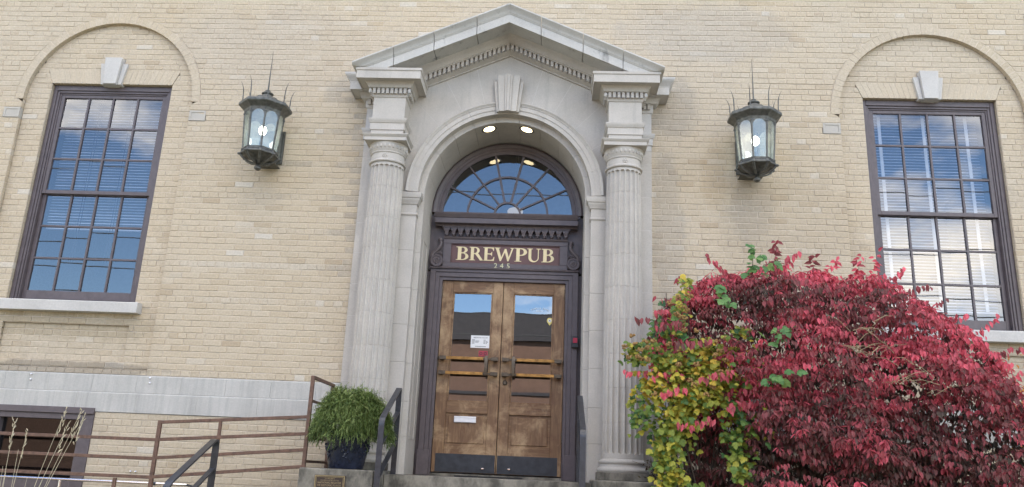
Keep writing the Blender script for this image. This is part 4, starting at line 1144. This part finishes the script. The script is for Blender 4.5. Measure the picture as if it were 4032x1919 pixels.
# ================================================================== POTTED CYPRESS
px, py, pz = -1.315, -.80, .092
pot = empty('plant_pot', (px, py, pz), 'glossy dark blue glazed pot with grape relief on the left cheek block', 'pot')
GLZ = simple('navy_glaze', (0.012, 0.016, 0.032, 1), .25, 0, var=.5, scale=26, bump=.25, bscale=45)
MB().lathe([(.150, 0), (.156, .004), (.172, .06), (.192, .16), (.208, .25), (.214, .30), (.222, .31), (.226, .335), (.220, .35), (.200, .352), (.196, .30)], (px, py, pz), 40).build('body', GLZ, pot)
def potR(z): return .150 + .066 * min(1, z / .27) 
rr = random.Random(8)
for k, (a0, n_) in enumerate(((-.75, 20), (.35, 14), (1.3, 14), (-1.75, 14), (2.4, 14), (3.4, 14))):
    mb = MB()
    for i in range(n_):
        z = .215 - .115 * (i / n_) + rr.uniform(-.01, .01); wdt = .2 * (1 - i / n_) + .04
        a = a0 - PI / 2 + .9 + rr.uniform(-wdt, wdt); r = potR(z) + .006
        mb.sphere((px + r * math.cos(a), py + r * math.sin(a), pz + z), .0115, 7, 5)
    mb.build('grape_relief', GLZ, pot)
    vin = [(px + (potR(z) + .004) * math.cos(a0 - PI / 2 + .5 - q), py + (potR(z) + .004) * math.sin(a0 - PI / 2 + .5 - q), pz + z) for q, z in ((0, .20), (.12, .17), (.22, .19), (.34, .15), (.46, .17), (.56, .14))]
    MB().tube(vin, .0065, 6).build('vine_relief', GLZ, pot)
MB().lathe([(.195, .33), (.001, .335)], (px, py, pz), 20).build('soil', simple('potting_soil', (0.03, 0.022, 0.015, 1), .95, bump=.3), pot)

cy = empty('cypress_shrub', (px, py, pz + .33), 'bushy green threadleaf cypress spilling over the blue pot', 'shrub')
r_ = np.random.default_rng(5)
V_, F_, T_l = [], [], []
def strip(p, widths, tone):
    n0 = len(V_)
    for i, q in enumerate(p):
        t = (p[min(i + 1, len(p) - 1)] - p[max(i - 1, 0)]); s_ = np.array([-t[1], t[0], 0.35 * t[2]]) + r_.normal(0, .2, 3) * np.linalg.norm(t); s_ /= np.linalg.norm(s_) + 1e-9
        V_.extend([tuple(q + s_ * widths[i]), tuple(q - s_ * widths[i])]); T_l.extend([tone, tone])
    for i in range(len(p) - 1): a = n0 + 2 * i; F_.append((a, a + 1, a + 3, a + 2))
for i in range(5200):
    az = r_.uniform(0, 2 * PI); u = r_.uniform(0, 1) ** .8
    rad = .375 * math.sqrt(u) * (1 + .12 * math.sin(3 * az + 1)) ; top = .36 * (1 - u ** 1.6) + r_.normal(0, .035)
    base = np.array([px + rad * .86 * math.cos(az), py + rad * .74 * math.sin(az), pz + .36 + top * .82 - .03 * u])
    out = np.array([math.cos(az), math.sin(az), 0])
    p = [base]; v = out * r_.uniform(.25, .9) + np.array([0, 0, r_.uniform(.2, .9) * (1.1 - u)]) + r_.normal(0, .25, 3)
    seg = r_.uniform(.011, .022); tone = float(np.clip(r_.normal(.5, .2) + .2 * (top / .4 - .4), 0, 1))
    for k in range(6):
        v = v / (np.linalg.norm(v) + 1e-9); p.append(p[-1] + v * seg); v = v + np.array([0, 0, -.20 - .14 * u]) + r_.normal(0, .14, 3)
        if k >= 1:
            for q in range(2):
                d = v / np.linalg.norm(v) + r_.normal(0, .55, 3); d /= np.linalg.norm(d); e = p[-1] + d * r_.uniform(.018, .042)
                strip([p[-1], (p[-1] + e) / 2, e + np.array([0, 0, -.004])], [.0028, .0024, .001], min(1, tone + .15))
    strip(p, [.003, .0028, .0026, .0024, .0022, .0018, .0008], tone)
CYM = mat_leaf('cypress_green', [(0, (.04, .066, .02, 1)), (.45, (.10, .15, .038, 1)), (.75, (.18, .245, .07, 1)), (1, (.32, .38, .14, 1))], .25)
mb = MB(); mb.v = V_; mb.f = F_; mb.t = T_l
fo = mb.build('foliage', CYM, cy, fix=False, smooth=False); tag(fo, kind='stuff')
mb = MB()
for k in range(14):
    a = 2 * PI * k / 14 + .2; mb.tube([(px + .03 * math.cos(a), py + .03 * math.sin(a), pz + .32), (px + .10 * math.cos(a), py + .10 * math.sin(a), pz + .46), (px + .2 * math.cos(a), py + .2 * math.sin(a), pz + .52)], [.009, .006, .003], 5)
mb.build('stem', simple('cypress_bark', (.06, .04, .025, 1), .9), cy)

# ================================================================== SHRUBS
LEAF_N = 7
def leaf_template(kind):
    if kind == 'ovate':
        v = np.array([[0, 0, 0], [.21, .32, .06], [.19, .62, .03], [0, 1, -.12], [-.19, .62, .03], [-.21, .32, .06], [0, .5, -.04]])
        f = [(0, 1, 6), (1, 2, 6), (2, 3, 6), (3, 4, 6), (4, 5, 6), (5, 0, 6)]
    else:                                     # three-lobed
        v = np.array([[0, 0, 0], [.30, .05, .02], [.55, .42, -.04], [.30, .50, .03], [.30, .72, .0], [0, 1.0, -.10], [-.30, .72, .0], [-.30, .50, .03], [-.55, .42, -.04], [-.30, .05, .02], [0, .42, .06]])
        f = [(i, (i + 1) % 10, 10) for i in range(10)]
    return v, f
def leaf_xforms(pos, axis, nrm_hint, size, width, rg):
    """arrays: leaf base position, long axis, hint for the face normal; returns 3x3 frames scaled"""
    y = axis / np.linalg.norm(axis, axis=1, keepdims=True)
    x = np.cross(y, nrm_hint); x /= np.linalg.norm(x, axis=1, keepdims=True) + 1e-9
    z = np.cross(x, y)
    return np.stack([x * (size * width)[:, None], y * size[:, None], z * size[:, None]], axis=2)
def leaf_mesh(pos, Fm, tone, kind):
    v, f = leaf_template(kind); n = len(pos)
    P = np.einsum('nij,kj->nki', Fm, v) + pos[:, None, :]
    mb = MB(); k = len(v)
    mb.v = P.reshape(-1, 3).tolist(); mb.t = np.repeat(tone, k).tolist()
    mb.f = [tuple(a + i * k for a in q) for i in range(n) for q in f]
    return mb
def leaf_objects(parent, idx, pos, Fm, tone, kind, mat, nm='leaf', bins=10):
    v, f = leaf_template(kind); cache = {}
    for i in idx:
        b_ = int(round(tone[i] * bins))
        if b_ not in cache:
            mb = MB().add(v.tolist(), f, b_ / bins); me = mb.mesh(nm, fix=False, smooth=False); me.materials.append(mat); cache[b_] = me
        o = bpy.data.objects.new(nm, cache[b_]); COL.objects.link(o); o.parent = parent
        m4 = Matrix([list(Fm[i][r]) + [pos[i][r]] for r in range(3)] + [[0, 0, 0, 1]])
        o.matrix_parent_inverse = Matrix.Translation(-Vector(parent['_loc'])); o.matrix_basis = m4
def in_poly(px_, pz_, poly):
    ins = np.zeros(len(px_), bool); n = len(poly)
    for i in range(n):
        x1, z1 = poly[i]; x2, z2 = poly[(i + 1) % n]
        c = ((z1 > pz_) != (z2 > pz_)) & (px_ < (x2 - x1) * (pz_ - z1) / (z2 - z1 + 1e-12) + x1)
        ins ^= c
    return ins
def edge_dist(px_, pz_, poly):
    d = np.full(len(px_), 9.0); n = len(poly)
    for i in range(n):
        a = np.array(poly[i]); b_ = np.array(poly[(i + 1) % n]); ab = b_ - a
        t = np.clip(((px_ - a[0]) * ab[0] + (pz_ - a[1]) * ab[1]) / (ab @ ab), 0, 1)
        d = np.minimum(d, np.hypot(px_ - a[0] - t * ab[0], pz_ - a[1] - t * ab[1]))
    return d

def wave(x, y, z, s, seed):
    rg = np.random.default_rng(seed); o = 0
    for k in range(5):
        d = rg.normal(0, 1, 3); d /= np.linalg.norm(d); o = o + np.sin((x * d[0] + y * d[1] + z * d[2]) * s * (1 + .45 * k) + rg.uniform(0, 6)) / (1 + .45 * k)
    return o / 2.2

# ---- red shrub
rg = np.random.default_rng(12)
RED = empty('burning_bush', (3.3, -1.0, GZ), 'large round shrub with crimson and maroon autumn leaves before the right window', 'shrub')
poly = [(1.50, 1.38), (1.56, 1.56), (1.68, 1.76), (1.90, 1.88), (2.06, 2.03), (2.30, 2.02), (2.52, 2.10), (2.66, 2.17), (2.80, 2.04), (3.05, 2.09), (3.22, 1.98), (3.45, 2.07), (3.58, 2.03), (3.78, 1.93), (3.95, 1.82), (4.10, 1.70), (4.34, 1.57), (4.46, 1.42), (4.62, 1.30), (4.70, 1.05), (4.85, .7), (4.95, .2), (4.9, -1.3), (1.75, -1.3), (1.70, -.4), (1.82, .2), (1.80, .6), (1.64, .95), (1.52, 1.15)]
N_ = 16000
cx_ = rg.uniform(1.5, 5.0, N_ * 3); cz_ = rg.uniform(-1.0, 2.2, N_ * 3)
k_ = in_poly(cx_, cz_, poly); cx_, cz_ = cx_[k_][:N_], cz_[k_][:N_]
d_ = edge_dist(cx_, cz_, poly); th = .78 * np.sqrt(np.clip(1 - (1 - np.clip(d_ / .85, 0, 1)) ** 2, 0.02, 1))
th = th * np.clip((cx_ - 1.35) / .9, .25, 1)
lump = .20 * wave(cx_, 0 * cx_, cz_ * 1.3, 6.0, 3) + .09 * wave(cx_, 0 * cx_, cz_ * 1.6, 14.0, 5)
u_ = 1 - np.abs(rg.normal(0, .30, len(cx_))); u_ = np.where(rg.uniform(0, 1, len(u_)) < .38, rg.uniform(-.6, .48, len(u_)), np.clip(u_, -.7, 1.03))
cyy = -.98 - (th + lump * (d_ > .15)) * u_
cyy = np.minimum(cyy, -.12)
gap = np.exp(-(((cx_ - 3.12) / .34) ** 2 + ((cz_ - 1.27) / .15) ** 2)) + .9 * np.exp(-(((cx_ - 3.55) / .25) ** 2 + ((cz_ - .98) / .16) ** 2)) + .6 * np.exp(-(((cx_ - 2.0) / .3) ** 2 + ((cz_ - .35) / .3) ** 2))
keep = rg.uniform(0, 1, len(cx_)) > gap * .72 * (u_ > .4)
# horizontal layering of the sprays
lay_ = wave(cx_ * .35, cyy * .35, cz_ * 1.0, 13.0, 8)
keep &= (rg.uniform(-1.0, 1.0, len(cx_)) < lay_ * 1.5 + .62) | (u_ < .5)
cx_, cyy, cz_, d_, u_ = cx_[keep], cyy[keep], cz_[keep], d_[keep], u_[keep]
bright = wave(cx_ * .8, cyy, cz_, 4.2, 21)
lp, la, ln, ls, lt, lw = [], [], [], [], [], []
for i in range(len(cx_)):
    c = np.array([cx_[i], cyy[i], cz_[i]])
    out = np.array([(cx_[i] - 3.3) * .35, -1.0, .15 + .5 * (cz_[i] > 1.5)]); out /= np.linalg.norm(out)
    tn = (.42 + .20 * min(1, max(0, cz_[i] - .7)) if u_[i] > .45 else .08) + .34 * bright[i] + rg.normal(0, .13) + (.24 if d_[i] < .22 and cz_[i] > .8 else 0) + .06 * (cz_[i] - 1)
    if rg.uniform() < .15: tn += .3
    n = rg.integers(4, 7); a0 = rg.uniform(0, 2 * PI)
    e1 = np.cross(out, [0, 0, 1.0]); e1 /= np.linalg.norm(e1); e2 = np.cross(e1, out)
    kind_row = rg.uniform() < .30
    for k in range(n):
        if kind_row:                                      # opposite pairs hanging from a twig
            ax = np.array([rg.normal(0, .22), -.25 + rg.normal(0, .2), -1.0]); b0 = c + e1 * (k - n / 2) * .028 * (1 if i % 2 else -1) + np.array([0, rg.normal(0, .012), -.006 * k])
            hint = np.array([rg.normal(0, .35), -1, .2 + rg.normal(0, .2)])
        else:                                             # drooping rosette at a twig tip
            a = a0 + 2 * PI * k / n; rad = e1 * math.cos(a) + e2 * .5 * math.sin(a) + out * .35
            dr = rg.uniform(.3, 1.7); ax = rad + np.array([0, 0, -dr]); b0 = c + rad * .008
            hint = rad * .8 + np.array([0, -.3, .9])
        lp.append(b0); la.append(ax); ln.append(hint); ls.append(rg.uniform(.034, .074)); lt.append(np.clip(tn + rg.normal(0, .09), 0, 1)); lw.append(rg.uniform(.7, 1.35))
# sprigs that break the outline
spr = [((2.20, -1.2, 1.98), (2.03, -1.2, 2.12), 10), ((2.60, -1.2, 2.08), (2.64, -1.2, 2.27), 12), ((2.70, -1.25, 2.1), (2.80, -1.25, 2.18), 8), ((2.95, -1.2, 2.02), (2.98, -1.2, 2.15), 10), ((3.10, -1.2, 2.02), (3.18, -1.2, 2.13), 9), ((3.36, -1.2, 2.0), (3.40, -1.2, 2.16), 10), ((3.50, -1.2, 2.0), (3.55, -1.2, 2.18), 10), ((3.62, -1.2, 1.95), (3.76, -1.2, 2.06), 9), ((3.80, -1.2, 1.88), (3.97, -1.2, 1.92), 8), ((3.9, -1.2, 1.70), (4.10, -1.2, 1.80), 5), ((4.1, -1.2, 1.62), (4.28, -1.2, 1.66), 6), ((4.35, -1.25, 1.5), (4.5, -1.25, 1.62), 8), ((4.45, -1.25, 1.30), (4.74, -1.25, 1.39), 10), ((4.6, -1.25, 1.1), (4.8, -1.25, 1.2), 10), ((1.72, -1.2, 1.52), (1.40, -1.2, 1.55), 8), ((1.95, -1.2, 1.70), (1.62, -1.2, 1.73), 10), ((1.80, -1.3, 1.62), (1.55, -1.3, 1.60), 9), ((1.75, -1.3, 1.40), (1.50, -1.3, 1.37), 9), ((1.70, -1.35, 1.25), (1.46, -1.35, 1.22), 8), ((1.75, -1.45, 1.02), (1.32, -1.45, 1.02), 12), ((1.85, -1.3, 1.84), (1.74, -1.3, 1.90), 9), ((1.95, -1.62, 1.30), (1.70, -1.62, 1.26), 12), ((2.10, -1.66, 1.02), (1.90, -1.66, .98), 10), ((1.72, -1.60, .88), (1.56, -1.60, .84), 9), ((1.95, -1.62, .62), (1.72, -1.62, .58), 10), ((2.25, -1.66, .80), (2.08, -1.66, .74), 9), ((1.70, -1.55, 1.46), (1.52, -1.55, 1.42), 10)]
for a, b_, n in spr:
    a, b_ = np.array(a), np.array(b_); tn = rg.uniform(.45, .95); b_ = b_ + (b_ - a) * .3; n = int(n * 1.5)
    for k in range(n):
        t = (k + .5) / n; dn = abs(b_[0] - a[0]) > abs(b_[2] - a[2])
        lp.append(a + (b_ - a) * t + rg.normal(0, .012, 3)); la.append([rg.normal(0, .3 if dn else .8), -.3 + rg.normal(0, .3), -1.0 if dn else rg.normal(-.5, .5)])
        ln.append([rg.normal(0, .35), -1, .2 + rg.normal(0, .3)]); ls.append(rg.uniform(.055, .085)); lt.append(np.clip(tn + rg.normal(0, .12), 0, 1)); lw.append(rg.uniform(.85, 1.15))
lp, la, ln, ls, lt, lw = map(np.array, (lp, la, ln, ls, lt, lw))
ok = lp[:, 1] < -.03
lp, la, ln, ls, lt, lw = lp[ok], la[ok], ln[ok], ls[ok], lt[ok], lw[ok]
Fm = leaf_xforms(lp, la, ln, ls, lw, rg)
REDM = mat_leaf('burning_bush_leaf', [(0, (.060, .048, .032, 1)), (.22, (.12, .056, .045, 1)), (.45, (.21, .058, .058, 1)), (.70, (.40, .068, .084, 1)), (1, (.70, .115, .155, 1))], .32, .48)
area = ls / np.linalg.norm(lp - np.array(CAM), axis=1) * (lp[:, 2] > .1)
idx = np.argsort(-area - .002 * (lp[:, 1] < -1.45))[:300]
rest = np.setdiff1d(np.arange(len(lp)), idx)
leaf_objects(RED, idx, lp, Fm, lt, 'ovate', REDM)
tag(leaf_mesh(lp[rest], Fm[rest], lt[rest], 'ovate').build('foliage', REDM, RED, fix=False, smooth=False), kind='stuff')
TWIG = simple('grey_brown_twig', (.075, .055, .042, 1), .85, var=.3)
mb = MB()
for k in range(60):
    tx, tz = rg.uniform(1.8, 4.7), rg.uniform(.5, 1.95)
    if not in_poly(np.array([tx]), np.array([tz]), poly)[0]: tz = rg.uniform(.3, 1.2); tx = np.clip(tx, 1.9, 4.4)
    ty = -1.0 - rg.uniform(-.3, .55); b0 = np.array([3.3 + rg.normal(0, .25), -.95 + rg.normal(0, .15), GZ]); e = np.array([tx, ty, tz])
    m1 = b0 * .6 + e * .4 + np.array([rg.normal(0, .1), rg.normal(0, .1), -.1]); m2 = b0 * .25 + e * .75 + np.array([rg.normal(0, .08), rg.normal(0, .08), .05])
    mb.tube([b0, m1, m2, e], [.016, .011, .007, .003], 5)
mb.build('branches', TWIG, RED)
STRAW = simple('dry_straw_twig', (.30, .22, .13, 1), .85, var=.3)
mb = MB()
for (ax_, az_, n, ln_) in ((3.15, 1.22, 15, .28), (3.55, .97, 14, .28), (3.3, 1.38, 7, .26)):
    for k in range(n):
        s_ = np.array([ax_ + rg.normal(0, .12), -1.72 + rg.normal(0, .07), az_ + rg.normal(0, .05)]); d = np.array([rg.choice([-1, 1]) * rg.uniform(.4, 1), rg.normal(-.1, .3), rg.uniform(-.1, .45)]); d /= np.linalg.norm(d); l = ln_ * rg.uniform(.5, 1.1)
        mb.tube([s_, s_ + d * l * .5 + np.array([0, 0, .03]), s_ + d * l + np.array([0, 0, .01])], [.0032, .0026, .0012], 4)
mb.build('bare_twigs', STRAW, RED)

# ---- yellow-green lobed shrub
rg = np.random.default_rng(31)
YEL = empty('yellow_shrub', (1.95, -1.0, GZ), 'yellow and green lobed leaf shrub with brown seed heads beside the right column', 'shrub')
blobs = [(1.62, 1.45, .16, .12, 26, .30), (1.80, 1.84, .07, .16, 18, .50), (1.76, 1.62, .10, .12, 16, .40), (1.46, 1.26, .24, .12, 40, .40), (1.36, 1.22, .12, .10, 24, .50), (1.62, 1.14, .22, .16, 70, .45), (1.52, .92, .22, .16, 70, .66), (2.05, 1.30, .22, .10, 50, .55), (2.02, 1.10, .34, .20, 140, .60), (1.96, .90, .32, .20, 140, .56), (1.78, .76, .22, .16, 110, .55), (1.70, .56, .20, .20, 110, .45), (1.62, .34, .14, .20, 80, .48), (1.66, .16, .15, .14, 60, .55), (1.40, .72, .10, .22, 40, .28), (2.20, .50, .12, .20, 40, .32), (2.26, .26, .10, .16, 44, .38), (2.20, .75, .12, .14, 40, .35), (2.35, 1.05, .18, .22, 26, .40), (2.42, .60, .18, .25, 24, .34), (2.30, 1.42, .16, .10, 14, .36), (1.85, .06, .10, .10, 18, .35)]
blobs = [(b_[0] * .954 + .027, (b_[1] - .116) * .954 + .116) + b_[2:] for b_ in blobs]
lp, la, ln, ls, lt, lw = [], [], [], [], [], []
for bx_, bz_, rx_, rz_, n, hue in blobs:
    for k in range(int(n * 2.0)):
        p = np.clip(rg.normal(0, .48, 3), -.95, .95); q = np.array([bx_ + rx_ * p[0], -1.33 - .22 * max(0, bx_ - 1.7) - .14 * abs(p[1]) - .06 * p[1], bz_ + rz_ * p[2]])
        yl = np.clip(hue + rg.normal(0, .17), 0, 1)
        lp.append(q); la.append([rg.normal(0, .55), -.55 + rg.normal(0, .3), -.55 + rg.normal(0, .45)]); ln.append([rg.normal(0, .4), -1, .8 + rg.normal(0, .3)]); ls.append(rg.uniform(.034, .072)); lt.append(yl); lw.append(rg.uniform(.8, 1.1))
lp, la, ln, ls, lt, lw = map(np.array, (lp, la, ln, ls, lt, lw))
Fm = leaf_xforms(lp, la, ln, ls, lw, rg)
YELM = mat_leaf('lobed_leaf', [(0, (.045, .12, .045, 1)), (.3, (.12, .20, .035, 1)), (.55, (.33, .34, .05, 1)), (.8, (.60, .46, .06, 1)), (1, (.66, .40, .07, 1))], .35)
idx = np.argsort(-ls * (lp[:, 2] > .1) - .05 * (lp[:, 1] < -1.27))[:300]
rest = np.setdiff1d(np.arange(len(lp)), idx)
leaf_objects(YEL, idx, lp, Fm, lt, 'lobed', YELM)
tag(leaf_mesh(lp[rest], Fm[rest], lt[rest], 'lobed').build('foliage', YELM, YEL, fix=False, smooth=False), kind='stuff')
SEED = simple('brown_seed_head', (.26, .15, .05, 1), .8, var=.5, scale=60, bump=.5, bscale=150)
for k in range(44):
    bx_, bz_, rx_, rz_, n, hue = blobs[rg.choice([0, 1, 1, 2, 3, 4, 4, 5, 7, 8, 8, 8, 9, 9, 9, 10])]
    c = (bx_ + rx_ * rg.normal(0, .5), -1.50 - .22 * max(0, bx_ - 1.7) - rg.uniform(0, .05), bz_ + rz_ * rg.normal(0, .5) + .03); mb = MB()
    for j in range(12):
        d = rg.normal(0, 1, 3); d /= np.linalg.norm(d); mb.sphere((c[0] + .022 * d[0], c[1] + .016 * d[1], c[2] + .015 * d[2]), .0105, 5, 4)
    mb.build('seed_head', SEED, YEL)
mb = MB()
for bx_, bz_, rx_, rz_, n, hue in blobs:
    for k in range(3 if bx_ > 1.56 else 0):
        e = np.array([bx_ + rg.normal(0, .1), -1.2 + rg.normal(0, .05), bz_ + rg.normal(0, .08)]); b0 = np.array([1.95 + rg.normal(0, .12), -1.15, GZ]); m1 = b0 * .45 + e * .55 + np.array([rg.normal(0, .08), .1, 0])
        mb.tube([b0, m1, e], [.011, .007, .0025], 5)
mb.build('branches', TWIG, YEL)

# ---- green vine sprays pushing through the red shrub
VIN = mat_leaf('fresh_vine_leaf', [(0, (.035, .10, .035, 1)), (.5, (.11, .24, .075, 1)), (1, (.28, .40, .11, 1))], .35)
sprays = [((2.36, -1.42, 1.93), (2.37, -1.40, 2.22), 13, 'tall spray of green lobed vine leaves rising above the red shrub top'),
          ((2.62, -1.40, 2.06), (2.44, -1.42, 1.99), 8, 'small pale green vine spray near the red shrub crown'),
          ((2.10, -1.62, 1.60), (2.01, -1.62, 1.76), 9, 'green vine spray on the upper left face of the red shrub'),
          ((2.36, -1.80, 1.26), (2.58, -1.80, 1.40), 11, 'light green vine spray in the middle of the red shrub'),
          ((2.28, -1.82, .91), (2.56, -1.82, 1.0), 13, 'broad green vine spray low on the red shrub beside the yellow shrub'),
          ((1.50, -1.02, 1.40), (1.62, -.95, 1.72), 12, 'dark green vine spray climbing beside the right column'),
          ((1.80, -1.45, 1.10), (1.68, -1.42, 1.52), 15, 'large green vine spray hanging over the yellow shrub top')]
for a, b_, n, lab in sprays:
    a, b_ = np.array(a), np.array(b_); T = empty('vine_spray', tuple(a), lab, 'vine', 'green vine sprays in the shrubs')
    MB().tube([a, (a + b_) / 2 + np.array([0, -.02, .02]), b_], [.004, .003, .0015], 5).build('stem', TWIG, T)
    t = np.linspace(0.05, 1, n)[:, None]; lp = a + (b_ - a) * t + rg.normal(0, .022, (n, 3)); lp[:, 1] -= .02
    la = np.stack([rg.normal(0, .8, n), rg.normal(-.5, .3, n), rg.normal(-.5, .4, n)], 1); ln = np.stack([rg.normal(0, .4, n), -np.ones(n), rg.normal(.8, .3, n)], 1)
    leaf_objects(T, range(n), lp, leaf_xforms(lp, la, ln, rg.uniform(.06, .095, n), rg.uniform(.85, 1.1, n), rg), np.clip(rg.normal(.5 if 'dark' not in lab else .15, .15, n), 0, 1), 'lobed', VIN)

# ---- orange shrub at the right edge
rg = np.random.default_rng(44)
ORG = empty('orange_shrub', (5.2, -.8, GZ), 'small orange leaved shrub at the right edge behind the red shrub', 'shrub')
n = 420; lp = np.stack([rg.normal(5.15, .22, n), rg.normal(-.75, .18, n), rg.normal(.75, .33, n)], 1); lp = lp[(lp[:, 0] > 4.80) & (lp[:, 2] < 1.45)]; n = len(lp)
la = np.stack([rg.normal(0, .6, n), rg.normal(-.4, .3, n), rg.normal(-.6, .4, n)], 1); ln = np.stack([rg.normal(0, .4, n), -np.ones(n), rg.normal(.6, .3, n)], 1)
ORM = mat_leaf('orange_leaf', [(0, (.35, .12, .04, 1)), (.5, (.60, .26, .05, 1)), (1, (.62, .40, .08, 1))], .35)
lt = np.clip(rg.normal(.5, .2, n), 0, 1); Fm = leaf_xforms(lp, la, ln, rg.uniform(.035, .06, n), rg.uniform(.8, 1.1, n), rg)
sel = np.argsort(lp[:, 0])[:120]; rest = np.setdiff1d(np.arange(n), sel)
leaf_objects(ORG, sel, lp, Fm, lt, 'ovate', ORM)
tag(leaf_mesh(lp[rest], Fm[rest], lt[rest], 'ovate').build('foliage', ORM, ORG, fix=False, smooth=False), kind='stuff')
mb = MB()
for k in range(9):
    e = (5.1 + rg.normal(0, .2), -.75, .5 + rg.normal(0, .4)); mb.tube([(5.2, -.8, GZ), (5.15 + rg.normal(0, .1), -.78, -.5), e], [.012, .008, .003], 5)
mb.build('branches', TWIG, ORG)

# ---- weed at the foot of the right column
WD = empty('weed', (1.60, -.50, .09), 'withered dark weed growing at the base of the right column', 'weed')
WM = mat_leaf('withered_weed', [(0, (.03, .022, .012, 1)), (1, (.10, .075, .03, 1))], .2); rg = np.random.default_rng(3)
lp = np.array([1.60, -.52, .12]) + rg.normal(0, .05, (90, 3)) * np.array([1, .6, 1.5]) + np.array([0, 0, .08]); n = 90
la = np.stack([rg.normal(0, .7, n), rg.normal(-.2, .4, n), rg.normal(.3, .6, n)], 1); ln = np.stack([rg.normal(0, .5, n), -np.ones(n), rg.normal(.4, .4, n)], 1)
leaf_objects(WD, range(n), lp, leaf_xforms(lp, la, ln, rg.uniform(.03, .055, n), rg.uniform(.5, .8, n), rg), rg.uniform(0, 1, n), 'ovate', WM)
mb = MB()
for k in range(8): mb.tube([(1.60, -.50, .09), (1.60 + rg.normal(0, .05), -.52, .2), (1.60 + rg.normal(0, .08), -.53, .28)], [.004, .003, .0015], 4)
mb.build('stem', TWIG, WD)

# ---- dry ornamental grass, lower left, near the camera
GR = empty('dry_grass', (-3.05, -3.0, GZ), 'tuft of tall dry straw coloured grass stalks at lower left', 'grass tuft')
rg = np.random.default_rng(77)
tips = [(-2.832, .433, 1), (-2.715, .423, 1), (-2.62, .372, 1), (-2.759, .308, 1), (-3.144, .323, 1), (-2.989, .254, 1), (-3.079, .135, 0), (-2.84, .042, 0), (-3.16, .02, 0), (-3.11, -.02, 0)]
for tx, tz, hd in tips:
    b0 = np.array([-3.06 + rg.normal(0, .03) + (.0 if tx > -3.05 else -.06), -3.0 + rg.normal(0, .04), GZ]); e = np.array([tx, -3.0 + rg.normal(0, .04), tz])
    pth = [b0 + (e - b0) * t + np.array([-.10 * math.sin(PI * t) * (tx + 3.06) * 2.2, 0, 0]) for t in np.linspace(0, 1, 9)]
    s_ = MB().tube(pth, [.0031 - .0018 * t for t in np.linspace(0, 1, 9)], 5).build('stalk', GRASS, GR)
    if hd:
        mb = MB()
        for k in range(16):
            t = 1 - .115 * k / 16; c = b0 + (e - b0) * t + rg.normal(0, .004, 3); d = (e - b0) / np.linalg.norm(e - b0) + rg.normal(0, .3, 3)
            mb.tube([c, c + d * .014, c + d * .03], [.001, .0035, .0008], 5)
        mb.build('seed_head', GRASS, s_)
mb = MB()
for k in range(46):
    b0 = np.array([-3.06 + rg.normal(0, .06), -3.0 + rg.normal(0, .06), GZ]); e = b0 + np.array([rg.normal(.03, .14), rg.normal(0, .12), rg.uniform(.9, 1.42)])
    m_ = (b0 + e) / 2 + np.array([rg.normal(0, .02), 0, .05]); mb.tube([b0, m_, e], [.0035, .003, .001], 4)
tag(mb.build('blades', GRASS, GR), kind='stuff')

# ================================================================== ACROSS THE STREET (seen only in the glass)
OB = empty('brick_building', (0, -32, GZ), 'brown brick building with dark parapet across the street, mirrored in door glass', 'building')
BB = simple('brown_brick', (.15, .085, .058, 1), .85, var=.2, scale=3); DK = simple('dark_parapet', (.035, .03, .032, 1), .7)
GL2 = mat_glass('far_window_glass', .3, (.2, .2, .22, 1))
mb = MB().box(-34, 9, -46, -30, GZ, 6.5); mb.build('wall', BB, OB)
MB().box(-34.2, 9.2, -46.2, -29.8, 6.5, 7.9).build('parapet', DK, OB)
MB().box(-34, 9, -30.0, -29.93, 3.9, 4.05).build('string_course', DK, OB)
for i, (y, z0, z1, sag) in enumerate(((-13.4, 4.6, 4.4, .5), (-13.4, 5.0, 5.3, .5), (-13.2, 5.9, 5.4, .4), (-13.6, 6.6, 7.0, .5), (-13.5, 9.2, 8.6, .6))):
    pth = [(-26 + 52 * t, y, z0 + (z1 - z0) * t - sag * 4 * t * (1 - t)) for t in np.linspace(0, 1, 25)]
    o = MB().tube(pth, .016, 6).build('overhead_cable', INK); tag(o, ('lowest', 'second lowest', 'middle', 'second highest', 'highest')[i] + ' overhead utility cable mirrored in the window glass', 'cable', 'overhead cables')
for x, lab in ((-26, 'left wooden utility pole carrying cables across the street'), (26, 'right wooden utility pole carrying cables across the street')):
    P_ = empty('utility_pole', (x, -13.5, GZ), lab, 'pole', 'utility poles')
    MB().lathe([(.16, 0), (.11, 12)], (x, -13.5, GZ), 12).build('shaft', TWIG, P_); MB().box(x - .06, x + .06, -14.6, -12.4, 8.9, 9.05).build('cross_arm', TWIG, P_)

for o in bpy.data.objects:
    if '_loc' in o: del o['_loc']
